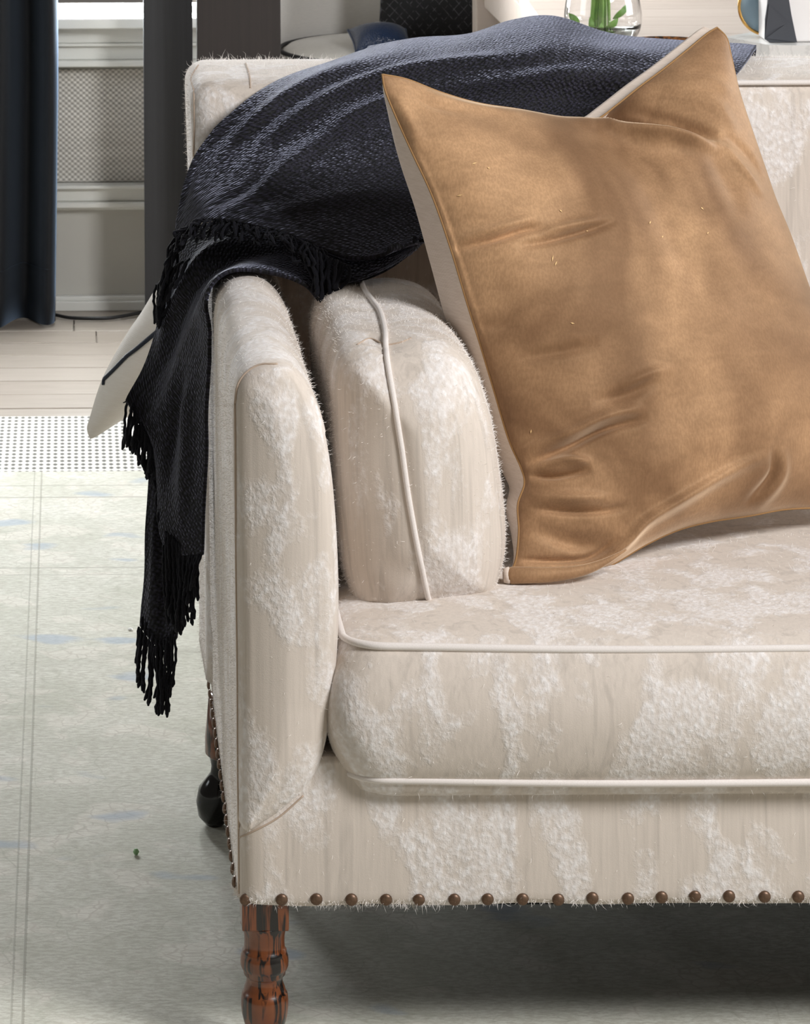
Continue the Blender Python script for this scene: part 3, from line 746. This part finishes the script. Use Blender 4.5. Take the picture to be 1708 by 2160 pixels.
# third corner, the longest
fringe([(293, 1322, .63), (305, 1338, .62), (325, 1360, .607), (345, 1370, .60), (367, 1345, .59)], [(284, 1392, .63), (296, 1445, .62), (318, 1485, .61), (345, 1512, .60), (362, 1520, .595)], 20, jit=8)
fringe([(300, 1300, .625), (335, 1350, .60), (366, 1330, .592)], [(292, 1425, .62), (330, 1490, .60), (368, 1450, .59)], 10, jit=10)
# fringe of the upper layer, lying over the arm
fringe([(370, 497, .597), (400, 478, .565), (440, 465, .54), (490, 468, .52), (540, 478, .497), (590, 490, .482), (640, 508, .47), (690, 530, .462)],
       [(348, 592, .60), (372, 512, .55), (420, 500, .53), (480, 500, .51), (545, 508, .485), (600, 520, .47), (650, 560, .455), (690, 620, .45)], 110, jit=8, r=.0014, sway=.004)
fringe([(372, 500, .60), (362, 540, .61), (352, 580, .63)], [(340, 600, .60), (334, 660, .62), (335, 690, .625)], 20, jit=6, sway=.003)
fringe([(640, 515, .465), (690, 540, .458), (735, 560, .455)], [(660, 610, .445), (682, 640, .445), (705, 622, .445)], 16, jit=8, r=.0022, sway=.003)
fringe([(330, 600, .64), (345, 590, .63), (370, 560, .60), (400, 545, .575)], [(330, 680, .64), (332, 690, .63), (345, 640, .61), (370, 600, .58)], 14, jit=6)

# ================================================================== VELVET PILLOW
def velvet_pillow():
    root = thing('velvet_pillow', P(1350, 1130, .3), 'large caramel brown velvet pillow with linen back and a karate chop dent', 'pillow')
    L = [(1070, 1224), (1088, 1180), (1094, 1120), (1092, 1065), (1106, 1020), (1098, 985), (1072, 925), (1042, 825), (1012, 725), (985, 640), (952, 530), (912, 415), (868, 320), (832, 240), (812, 190), (806, 157)]
    Tp = [(806, 157), (860, 168), (930, 195), (1010, 218), (1100, 232), (1180, 248), (1225, 258), (1262, 250), (1300, 222), (1350, 182), (1400, 145), (1450, 105), (1490, 72), (1512, 58)]
    R_ = [(1846, 1078), (1832, 1020), (1815, 950), (1790, 860), (1750, 740), (1700, 610), (1660, 500), (1620, 390), (1588, 290), (1560, 200), (1542, 120), (1532, 80), (1512, 58)]
    Bt = [(1070, 1224), (1130, 1228), (1200, 1218), (1280, 1196), (1360, 1150), (1430, 1118), (1500, 1100), (1580, 1088), (1660, 1074), (1750, 1072), (1846, 1078)]
    n = 260
    def c2(p): return even(crom(np.array(p, float), 400), n)
    l, t, r, b = c2(L), c2(Tp), c2(R_), c2(Bt)
    u = np.linspace(0, 1, n)[None, :, None]; v = np.linspace(0, 1, n)[:, None, None]
    C = (1 - v) * b[None] + v * t[None] + (1 - u) * l[:, None] + u * r[:, None] - ((1 - u) * (1 - v) * b[0] + u * (1 - v) * b[-1] + (1 - u) * v * t[0] + u * v * t[-1])
    U = u[..., 0] * np.ones((n, n)); Vv = v[..., 0] * np.ones((n, n))
    Yd = .185 + .20 * U + .17 * Vv - .03 * np.sin(math.pi * U) * (1 - Vv)
    q = C.reshape(-1, 2); W = np.array([P(x, y, yy) for (x, y), yy in zip(q, Yd.ravel())])
    F = gridF(n, n); N = vnormals(W, F)
    if ((W - CAM) * N).sum() > 0: F = F[:, ::-1]; N = -N
    # smooth the base normals to the plane
    Nm = N.mean(0); Nm /= np.linalg.norm(Nm); N = N * .35 + Nm * .65; N /= np.linalg.norm(N, axis=1)[:, None]
    e = lambda x, k: np.clip(4 * x * (1 - x), 0, 1) ** k
    hf = (.088 * e(U, .55) * e(Vv, .62)).ravel(); hb = (.10 * e(U, .36) * e(Vv, .55)).ravel()
    fadex = np.ones(len(hf))
    # chop: pushes the top middle back; a step under the left flap
    dch, fr, sd = segdist(q, crom(np.array([(1228, 256), (1300, 272), (1380, 294), (1440, 312), (1472, 322)], float), 30))
    amp = np.clip((1 - fr) * 2.2, 0, 1) * np.clip(1 - fr, 0, 1) ** .3
    above = sd < 0                                   # the side of the right ear
    step = np.where(above, -.075 * np.exp(-(dch / 75) ** 1.4), .014 * np.exp(-(dch / 34) ** 2)) * np.maximum(amp, 0)
    hf = hf + step * np.clip(dch / 2.5, 0, 1)
    rl = [([(860, 300), (960, 560), (1040, 800)], 60, -.006), ([(1228, 275), (1350, 310), (1465, 340)], 26, .006), ([(1470, 318), (1500, 350), (1540, 400), (1575, 440)], 12, .005), ([(1480, 300), (1540, 340), (1580, 400)], 12, -.004), ([(1440, 330), (1490, 420), (1500, 500)], 24, -.004),
          ([(1262, 262), (1340, 276), (1410, 292), (1475, 318)], 15, -.022), ([(1250, 275), (1340, 296), (1430, 322), (1480, 345)], 16, .010),
          ([(1400, 215), (1470, 230), (1530, 300)], 18, .004), ([(1330, 220), (1420, 270), (1500, 330)], 10, -.005), ([(1380, 190), (1460, 180), (1530, 200)], 14, .003),
          ([(948, 528), (1010, 522), (1060, 510), (1100, 512)], 9, -.010), ([(955, 508), (1030, 498), (1075, 490)], 10, .006), ([(1040, 545), (1100, 538), (1180, 520), (1230, 505)], 8, -.007), ([(1080, 520), (1150, 508), (1200, 500)], 9, .005),
          ([(1090, 985), (1160, 960), (1230, 925), (1310, 910)], 10, -.012), ([(1080, 960), (1150, 935), (1220, 905), (1300, 890)], 12, .009), ([(1105, 1005), (1150, 1012), (1210, 1005)], 7, -.014), ([(1115, 990), (1160, 985), (1210, 994)], 7, .009),
          ([(1105, 1075), (1170, 1085), (1240, 1088), (1290, 1080)], 8, -.009), ([(1105, 1052), (1170, 1058), (1250, 1064)], 12, .007), ([(1110, 1120), (1200, 1150), (1270, 1150)], 18, -.008), ([(1190, 870), (1260, 860), (1320, 830)], 14, -.005), ([(1060, 770), (1140, 765), (1200, 755)], 12, -.005), ([(1240, 850), (1300, 825), (1350, 810)], 12, .004),
          ([(1060, 1196), (1150, 1198), (1240, 1190), (1290, 1160), (1330, 1115), (1400, 1070), (1500, 1010), (1590, 970)], 13, .011), ([(1085, 1182), (1160, 1186), (1232, 1180), (1280, 1140)], 7, -.010),
          ([(1575, 960), (1590, 1010), (1550, 1070)], 10, -.006), ([(1600, 960), (1610, 1020), (1580, 1080)], 14, .006), ([(820, 190), (850, 260), (880, 330)], 14, .004), ([(850, 190), (900, 230), (960, 250)], 12, -.004), ([(880, 200), (980, 232), (1080, 250)], 12, .004),
          ([(1150, 650), (1300, 620)], 40, -.002), ([(980, 690), (1060, 700)], 14, -.003)]
    edge = np.minimum(np.minimum(U, 1 - U), np.minimum(Vv, 1 - Vv)).ravel()
    att = np.clip(edge / .012, 0, 1)
    disp = np.zeros(len(hf))
    for poly, wd, h in rl:
        d, f_, _ = segdist(q, crom(np.array(poly, float), 24)); disp += 1.3 * h * np.sin(math.pi * np.clip(f_, 0, 1)) ** .9 * np.exp(-(d / wd) ** 2)
    qq = q / 60.0
    disp += .0016 * np.sin(qq[:, 0] * 1.7 + 1.3 * np.sin(qq[:, 1] * .9)) * np.cos(qq[:, 1] * 1.1 + np.sin(qq[:, 0])) 
    Vf = W + N * ((hf + disp * att))[:, None]
    uv = grid_uv(W.reshape(n, n, 3))
    f = mesh_obj('velvet_front', Vf, F, VELVET, root, True, uv)
    nb = (-N)
    hb2 = np.where(edge > 0, hb, 0)
    Vb = W + nb * hb2[:, None]
    Vb = Vb + np.array([-.018, .0, 0]) * (e(Vv, .6) * np.clip(U / .03, 0, 1) * np.clip((.5 - U) / .4, 0, 1)).ravel()[:, None]
    Vb = Vb + np.array([-.018, .0, .017]) * (np.clip((U - .5) / .1, 0, 1) * np.clip((1 - U) / .012, 0, 1) * np.clip((1 - Vv) / .02, 0, 1) * np.clip((Vv - .6) / .4, 0, 1)).ravel()[:, None]
    # a pinch in the linen level with the velvet pinch
    dd, _, _ = segdist(q, np.array([(1060, 1015), (1110, 1005)], float)); 
    b_ = mesh_obj('linen_back', Vb, F[:, ::-1], LINEN, root, True, uv); b_['label'] = 'natural linen back panel'
    i = np.r_[np.arange(n) * n, (n - 1) * n + np.arange(1, n), (np.arange(n - 2, -1, -1) * n + n - 1), np.arange(n - 2, -1, -1)]
    sm = W[i]; tube('seam_cord', np.vstack([sm, sm[:1]]), .0013, simple('gold_thread', (150, 112, 66), .7), root, 6, cap=False)
    return root, f
VP, VF = velvet_pillow()
rc = crom([P(1070, 1214, .150), P(1110, 1213, .145), P(1160, 1212, .143), P(1220, 1205, .145), P(1270, 1188, .155), P(1320, 1160, .175)], 60)
rr = .0098 * np.clip(np.interp(np.linspace(0, 1, 60), [0, .05, .4, .75, 1], [.85, 1.0, .85, .5, .12]), .02, 2)
ro = tube('rolled_corner', rc, rr, VELVET, VP, 14)
tube('corner_lining', [rc[0] - np.array([.0045, 0, 0]), rc[0] + np.array([.0018, 0, 0])], [.0078, .0099], LINEN, VP, 14)
hv = surf([VF])
# lint caught in the pile
def lint():
    V, F = [], []
    for x, y, l, a in ((1000, 345, 12, .4), (1030, 355, 7, -.5), (970, 412, 13, .2), (1165, 545, 14, 1.4), (1172, 556, 12, 1.1), (1207, 682, 9, -.2), (1182, 445, 8, -.7), (1238, 488, 5, 0), (1370, 470, 7, 1.2), (1492, 492, 6, .8), (1120, 910, 9, 1.4), (1396, 500, 5, .9), (1480, 440, 8, 2.4)):
        dx, dy = math.cos(a) * l / 2, -math.sin(a) * l / 2; wx, wy = -dy / l * 1.6, dx / l * 1.6
        b = len(V)
        for s, t in ((-1, 0), (0, -1), (1, 0), (0, 1)):
            h, _ = hv(x + s * dx + t * wx * 2, y + s * dy + t * wy * 2, .0009); V.append(h)
        F.append((b, b + 1, b + 2, b + 3))
    mesh_obj('lint', V, F, simple('pale_lint', (216, 178, 124), .8), VP, True, None, 'stuff')
lint()

# ================================================================== PALE PILLOW beyond the sofa, on a bench
def pale_pillow():
    root = thing('piped_pillow', P(330, 830, 1.2), 'cream pillow with navy piping poking out left of the throw', 'pillow')
    L = [(190, 926), (183, 905), (188, 885), (215, 800), (262, 712), (300, 655), (345, 578)]
    Tp = [(345, 578), (400, 545), (470, 540), (540, 560)]
    R_ = [(560, 800), (580, 720), (575, 640), (540, 560)]
    Bt = [(190, 926), (205, 920), (255, 888), (340, 838), (440, 800), (560, 800)]
    n = 70
    c2 = lambda p: even(crom(np.array(p, float), 200), n)
    l, t, r, b = c2(L), c2(Tp), c2(R_), c2(Bt); u = np.linspace(0, 1, n)[None, :, None]; v = np.linspace(0, 1, n)[:, None, None]
    C = (1 - v) * b[None] + v * t[None] + (1 - u) * l[:, None] + u * r[:, None] - ((1 - u) * (1 - v) * b[0] + u * (1 - v) * b[-1] + (1 - u) * v * t[0] + u * v * t[-1])
    U = u[..., 0] * np.ones((n, n)); Vv = v[..., 0] * np.ones((n, n)); q = C.reshape(-1, 2)
    Yd = 1.25 + .0 * U
    W = np.array([P(x, y, yy) for (x, y), yy in zip(q, Yd.ravel())]); F = gridF(n, n); N = vnormals(W, F)
    if ((W - CAM) * N).sum() > 0: F = F[:, ::-1]; N = -N
    e = lambda x, k: np.clip(4 * x * (1 - x), 0, 1) ** k
    h = (.07 * e(U, .6) * e(Vv, .6)).ravel(); uv = grid_uv(W.reshape(n, n, 3))
    f = mesh_obj('front_panel', W + N * h[:, None], F, CREAM, root, True, uv); mesh_obj('back_panel', W - N * h[:, None], F[:, ::-1], CREAM, root, True, uv)
    hp = surf([f]); pts = drape(hp, [(221, 800), (245, 776), (268, 752), (290, 735), (315, 714), (345, 690), (390, 660)], 50, .001)
    NAVY = simple('navy_piping', (18, 26, 44), .6)
    tube('piping', pts, .0032, NAVY, root, 6)
    tube('piping', drape(hp, [(224, 796), (220, 802), (219, 812)], 10, .001), .0026, NAVY, root, 6)
    b1 = thing('upholstered_bench', (.5, 1.25, 0), 'low cream bench hidden behind the sofa under the piped pillow', 'bench')
    zb = float(P(400, 826, 1.25)[2]) - .02
    box('seat_pad', .235, .9, 1.06, 1.5, zb - .1, zb, CREAM, b1, .02, 3)
    for x in (.27, .87):
        for y in (1.1, 1.46): lathe('leg', [(.012, 0), (.02, zb - .1)], LEGW, (x, y, .014), b1, 12)
pale_pillow()

# ================================================================== BACKGROUND FURNITURE
# round armchair
def armchair():
    Yc = 8.9 - DIST; zseat = .47; c = P(830, 150, Yc); cx = float(c[0]); cy = 5.0
    root = thing('round_armchair', (cx, cy, 0), 'cream round armchair with black piping far behind the sofa', 'armchair')
    m = linen('pale_armchair_cloth', (214, 210, 204), (232, 228, 222), 500)
    lathe('base', [(.30, .02), (.33, .04), (.345, .30), (.34, .345)], m, (cx, cy, 0), root, 48)
    lathe('seat_cushion', [(.28, .345), (.315, .36), (.325, .41), (.32, zseat - .015), (.30, zseat), (.2, zseat + .012), (.01, zseat + .016)], m, (cx, cy, 0), root, 64)
    V = []; na, nz = 90, 12
    prof = [(.345, .30), (.345, .55), (.36, .74), (.385, .80), (.42, .82), (.455, .80), (.47, .74), (.46, .55), (.43, .30), (.43, .03)]
    pr = even(crom(np.array(prof), 100), 40)
    for i in range(na):
        a = math.radians(-15 + 210 * i / (na - 1)); s = math.sin(math.pi * i / (na - 1)) ** .5
        for r_, z in pr: V.append((cx + r_ * math.cos(a), cy + r_ * math.sin(a), .03 + (z - .03) * (.75 + .25 * s)))
    F = [tuple(f) for f in gridF(40, na, True)] + [tuple(range(40)), tuple((na - 1) * 40 + k for k in range(40))]
    fixn(mesh_obj('curved_back', V, F, m, root))
    th = np.linspace(0, 2 * math.pi, 90); BL = simple('black_piping', (16, 16, 20), .6)
    tube('piping', np.column_stack([cx + .322 * np.cos(th), cy + .322 * np.sin(th), np.full(90, zseat - .008)]), .0055, BL, root, 6, cap=False)
    for a in (.8, 2.3, 3.9, 5.5): lathe('leg', [(.012, 0), (.018, .03)], BLACKGLOSS, (cx + .24 * math.cos(a), cy + .24 * math.sin(a), -.001), root, 10)
    return cx, cy, zseat
acx, acy, azs = armchair()
def soft_pillow(name, centre, w_, h_, t_, tilt, yaw, mat, label, root_parts=None, rollz=0):
    root = thing(name, centre, label, 'pillow'); n = 46
    u = np.linspace(-1, 1, n); U, Vv = np.meshgrid(u, u)
    k = 1 - .07 * (1 - Vv ** 2); k2 = 1 - .07 * (1 - U ** 2)
    X = U * w_ / 2 * np.where(np.abs(U) > 0, 1, 1) * (1 - .06 * (1 - Vv ** 2) * np.abs(U)); Z = Vv * h_ / 2 * (1 - .06 * (1 - U ** 2) * np.abs(Vv))
    T = t_ / 2 * ((1 - U ** 2) ** .5) * ((1 - Vv ** 2) ** .5)
    M = np.array(Matrix.Rotation(yaw, 3, 'Z') @ Matrix.Rotation(tilt, 3, 'X') @ Matrix.Rotation(rollz, 3, 'Y'))
    F = gridF(n, n); c = np.array(centre); uv = np.stack([X, Z], 2).reshape(-1, 2)
    for nm_, s in (('front_panel', -1), ('back_panel', 1)):
        V = np.stack([X, s * T, Z], 2).reshape(-1, 3) @ M.T + c
        mesh_obj(nm_, V, F if s < 0 else F[:, ::-1], mat, root, True, uv)
    i = np.r_[np.arange(n) * n, (n - 1) * n + np.arange(1, n), (np.arange(n - 2, -1, -1) * n + n - 1), np.arange(n - 2, -1, -1)]
    V = np.stack([X, 0 * T, Z], 2).reshape(-1, 3) @ M.T + c
    tube('seam', V[i], .003, mat, root, 5)
    return root
def diamondmat():
    t = NT('black_diamond_cloth'); x = t.xyz(t.tc.outputs['UV']); k = 2 * math.pi / .05
    a = t.math('ABSOLUTE', t.math('SINE', t.math('ADD', t.math('MULTIPLY', x[0], k), t.math('MULTIPLY', x[1], k * .9))))
    b = t.math('ABSOLUTE', t.math('SINE', t.math('SUBTRACT', t.math('MULTIPLY', x[0], k), t.math('MULTIPLY', x[1], k * .9))))
    m = t.math('MINIMUM', a, b); l = t.ramp(m, (.06, 1), (.18, 0)); n = t.ramp(t.noise(90, None, 2), (.45, 0), (.6, 1))
    d = t.math('MULTIPLY', l, t.math('MULTIPLY', n, .55))
    t.set(Base_Color=t.mix(d, srgb(13, 12, 15), srgb(110, 108, 114)), Roughness=.8); return t.m
pc = P(985, -130, acy - .02 - 0)
soft_pillow('patterned_pillow', (float(P(967, 20, acy + .05)[0]), acy + .02, azs + .225), .43, .43, .15, -.22, 0, diamondmat(), 'black pillow with grey diamond pattern on the round armchair')
nv = P(815, 100, acy - .16)
SAT = NT('midnight_satin'); SAT.set(Base_Color=srgb(22, 42, 74), Roughness=.2, Sheen_Weight=.2); SAT.bump(SAT.vor(260), .5, .002)
soft_pillow('satin_pillow', (float(P(812, 90, acy - .18)[0]) - .01, acy - .17, azs + .035), .15, .12, .09, -1.2, .1, SAT.m, 'small midnight blue satin pillow lying before the patterned pillow')

# wooden table
TZ = .75
def tbl():
    fy = 5.75 - DIST; 
    root = thing('wooden_table', (1.6, 3.0, 0), 'pale limed oak table standing behind the sofa', 'table')
    m = oak('limed_oak', (158, 144, 132), (198, 186, 176), (.14, 1, 1), 55, .5)
    xl = float(PZ(1136, 60, TZ)[0]); xr_ = 2.7; a = math.radians(3.0)
    ly = 4.6; yy = fy; k = 0
    while yy < ly:
        y2 = min(yy + .14, ly); sh = math.tan(a) * (yy - fy)
        V = []; 
        for z in (TZ - .035, TZ):
            for (x, y) in ((xl - .03 + sh, yy), (xr_, yy), (xr_, y2 - .0025), (xl - .03 + math.tan(a) * (y2 - fy), y2 - .0025)): V.append((x, y, z))
        F = [(3, 2, 1, 0), (4, 5, 6, 7), (0, 1, 5, 4), (1, 2, 6, 5), (2, 3, 7, 6), (3, 0, 4, 7)]
        mesh_obj('plank', V, F, m, root, False); yy = y2; k += 1
    for x in (xl + .08, xr_ - .1):
        for y in (fy + .1, ly - .1): box('leg', x - .04, x + .04, y - .04, y + .04, (.0142 if y < 2.5 else 0.0), TZ - .035, m, root, .004)
    box('apron', xl + .06, xr_ - .06, fy + .06, ly - .06, TZ - .12, TZ - .036, m, root, .004)
tbl()
# glass vase
VD = PZ(1272, 89, TZ); vc = (float(VD[0]), float(VD[1]), TZ)
def vase():
    root = thing('glass_vase', vc, 'clear round glass vase of water with green stems', 'vase')
    k = (vc[1] + DIST) / FPX; R = lambda p: p * k
    out = [(.001, .0012), (R(50), .001), (R(62), .004), (R(76), .022), (R(81), .045), (R(80), .065), (R(74), .095), (R(60), .128), (R(46), .15), (R(34), .175), (R(32), .20), (R(40), .23)]
    o = crom(np.array(out), 60)
    inn = [(max(r - .003, .001), z + (.004 if z < .03 else 0)) for r, z in o[::-1]]
    V = list(map(tuple, o)) + inn
    lathe('glass_body', V, GLASS, vc, root, 56)
    wt = NT('water'); wt.set(Base_Color=(.96, .99, .98), Roughness=0, IOR=1.33, Transmission_Weight=1.0)
    wl = [(.001, .006)] + [(max(r - .0034, .001), z + .004) for r, z in crom(np.array(out), 60) if .004 < z < .028] + [(R(74), .030), (.001, .030)]
    lathe('water', wl, wt.m, vc, root, 40)
vase()
def stems():
    root = thing('cut_stems', (vc[0], vc[1], TZ + .008), 'bundle of leafy green stems standing in the glass vase', 'flower stems')
    g = NT('stem_green'); n = g.noise(50); g.set(Base_Color=g.mix(n, srgb(96, 140, 62), srgb(150, 184, 96)), Roughness=.5)
    k = (vc[1] + DIST) / FPX
    for x0, x1, dy in ((-26, -12, 0), (-14, -6, .01), (-4, 0, -.01), (6, 4, .012), (-20, 2, .015), (12, 8, -.006), (-8, 20, .0)):
        b = np.array([vc[0] + x0 * k, vc[1] + dy, TZ + .008]); t = np.array([vc[0] + x1 * k, vc[1] - dy, TZ + .33])
        mdl = (b + t) / 2 + np.array([rng.normal(0, .004), 0, 0]); tube('stem', crom(np.array([b, mdl, t]), 20), .0035, g.m, root, 7)
    lf = NT('leaf_green'); n = lf.noise(40); lf.set(Base_Color=lf.mix(n, srgb(104, 158, 66), srgb(158, 200, 104)), Roughness=.45, Sheen_Weight=.1)
    def leaf(x, y, dx, dy, wd):
        a = P(x, y, vc[1] - .012); b = P(x + dx, y + dy, vc[1] - .02); ax = b - a; L = np.linalg.norm(ax); sd = np.cross(ax, [0, 1, 0]); sd /= np.linalg.norm(sd)
        V = []; m = 10
        for i in range(m + 1):
            t = i / m; wdt = wd * math.sin(math.pi * min(t * .96 + .02, 1)) ** .8; c = a + ax * t + np.array([0, -.01 * math.sin(t * 3), 0])
            V += [c - sd * wdt, c + np.array([0, .002, 0]), c + sd * wdt]
        F = [(i * 3 + j, i * 3 + j + 1, i * 3 + j + 4, i * 3 + j + 3) for i in range(m) for j in (0, 1)]
        o = mesh_obj('leaf', V, F, lf.m, root); s_ = o.modifiers.new('t', 'SOLIDIFY'); s_.thickness = .0006
    for a in ((1222, 52, -22, -24, .007), (1273, 68, 30, -30, .007), (1292, 40, 32, -28, .006), (1248, 70, -4, -34, .006), (1262, 78, 6, -30, .006), (1305, 30, 20, -22, .006)): leaf(*a)
stems()
# tortoiseshell bowl
bp = PZ(1402, 92, TZ + .02)
TT = NT('tortoiseshell'); nn = TT.noise(70, None, 3); TT.set(Base_Color=TT.mix(TT.ramp(nn, (.42, 0), (.6, 1)), srgb(40, 20, 10), srgb(168, 104, 44)), Roughness=.15, Coat_Weight=.5)
tb = lathe('shallow_bowl', [(.001, .001), (.035, 0), (.05, .004), (.075, .024), (.078, .027), (.075, .027), (.05, .008), (.001, .005)], TT.m, (float(bp[0]), float(bp[1]) - .02, TZ), None, 48)
tag(tb, 'shallow tortoiseshell brown bowl on the oak table beside the vase', 'bowl')
# marble slab and wrapped parcels
def slab():
    zt = TZ + .035; a = PZ(1528, 78, zt); b = PZ(1618, 95, zt); c = PZ(1604, 66, zt)
    d1 = (b - a); d2 = np.array([-d1[1], d1[0], 0]) 
    d1 = d1 / np.linalg.norm(d1); d2 = d2 / np.linalg.norm(d2)
    c0 = b; cs = [b - d1 * np.linalg.norm(b - a), b, b + d2 * .34 + d1 * .0, b - d1 * np.linalg.norm(b - a) + d2 * .34]
    # slab runs to the right of the frame
    p = [a, PZ(1622, 95, zt), PZ(1900, 98, zt), PZ(1880, 60, zt), PZ(1602, 64, zt)]
    V = [(q[0], q[1], TZ + .0005) for q in p] + [(q[0], q[1], zt) for q in p]
    F = [(4, 3, 2, 1, 0), (5, 6, 7, 8, 9)] + [(i, (i + 1) % 5, 5 + (i + 1) % 5, 5 + i) for i in range(5)]
    m = NT('white_marble'); n = m.noise(14, None, 5, .6, 1.5); m.set(Base_Color=m.mix(m.ramp(n, (.48, 0), (.52, .25), (.56, 0)), srgb(232, 230, 226), srgb(170, 166, 162)), Roughness=.25)
    o = fixn(mesh_obj('marble_tray', V, F, m.m, None, False)); tag(o, 'white marble slab tray with angled corner on the oak table', 'tray'); return zt
zt = slab()
def parcel():
    y = float(PZ(1640, 90, zt)[1]); k = (y + DIST) / FPX
    x0 = float(P(1614, 60, y)[0]); x1 = float(P(1680, 60, y)[0]); x2 = float(P(1760, 60, y)[0]); zh = zt + .10
    root = thing('wrapped_parcel', ((x0 + x2) / 2, y + .04, zt), 'parcel wrapped in white with a charcoal paper sleeve folded like an envelope', 'parcel')
    W_ = simple('satin_white_paper', (238, 234, 232), .35); G = simple('charcoal_paper', (66, 68, 74), .75)
    box('white_wrap', x0 + .004, x2, y + .002, y + .085, zt + .0005, zh, W_, root, .006, 3)
    # sleeve with sloping edge
    def plate(nm_, pts, yo, th=.0015):
        q = [np.array([P(px, py, y)[0], y - yo, max(P(px, py, y)[2], zt + .001)]) for px, py in pts]; n = len(q)
        V = q + [v + np.array([0, -th, 0]) for v in q]
        F = [tuple(range(n)), tuple(range(2 * n - 1, n - 1, -1))] + [(i, (i + 1) % n, n + (i + 1) % n, n + i) for i in range(n)]
        fixn(mesh_obj(nm_, V, F, G, root, False))
    plate('paper_sleeve', [(1612, 82), (1613, 40), (1622, -20), (1660, -20), (1668, 30), (1680, 92), (1622, 92)], -.001, .004)
    plate('fold', [(1620, 10), (1672, 55), (1680, 92), (1655, 50)], .003)
    plate('fold', [(1614, 80), (1655, 50), (1680, 91)], .0035)
    plate('fold', [(1613, 70), (1620, 8), (1656, 50)], .004)
    g = thing('gold_rimmed_disc', (x0 - .002, y + .03, zt), 'round pale dish with gold rim standing on edge behind the parcel', 'dish')
    cc = np.array([P(1640, 20, y)[0], y + .098, zt + .055]); th = np.linspace(0, 2 * math.pi, 60)
    r = .052
    gm = NT('gold'); gm.set(Base_Color=srgb(214, 168, 96), Metallic=1.0, Roughness=.25)
    tube('rim', np.column_stack([cc[0] + r * np.cos(th), np.full(60, cc[1]), cc[2] + r * np.sin(th)]), .003, gm.m, g, 8, cap=False)
    lathe('disc', [(.001, -.001), (.050, -.001), (.050, .001), (.001, .001)], simple('pale_blue_glaze', (150, 178, 196), .3), cc, g, 40, axis=(0, -1, .0001))
parcel()
# small things dropped on the rug
bd = PZ(287, 1797, .018)
b0 = lathe('bead', [(.0002, -.004), (.0025, -.0032), (.004, 0), (.0025, .0032), (.0002, .004)], simple('pale_green_glass', (150, 190, 140), .2), (bd[0], bd[1], .0182), None, 14)
tag(b0, 'tiny pale green bead lying on the rug', 'bead')
c0 = PZ(275, 1327, .016); c_ = lathe('paper_crumb', [(.0002, 0), (.004, .001), (.003, .003), (.0002, .004)], simple('white_crumb', (250, 250, 250), .6), (c0[0], c0[1], .0142), None, 7)
tag(c_, 'tiny white crumb on the rug near the long tassels', 'crumb')
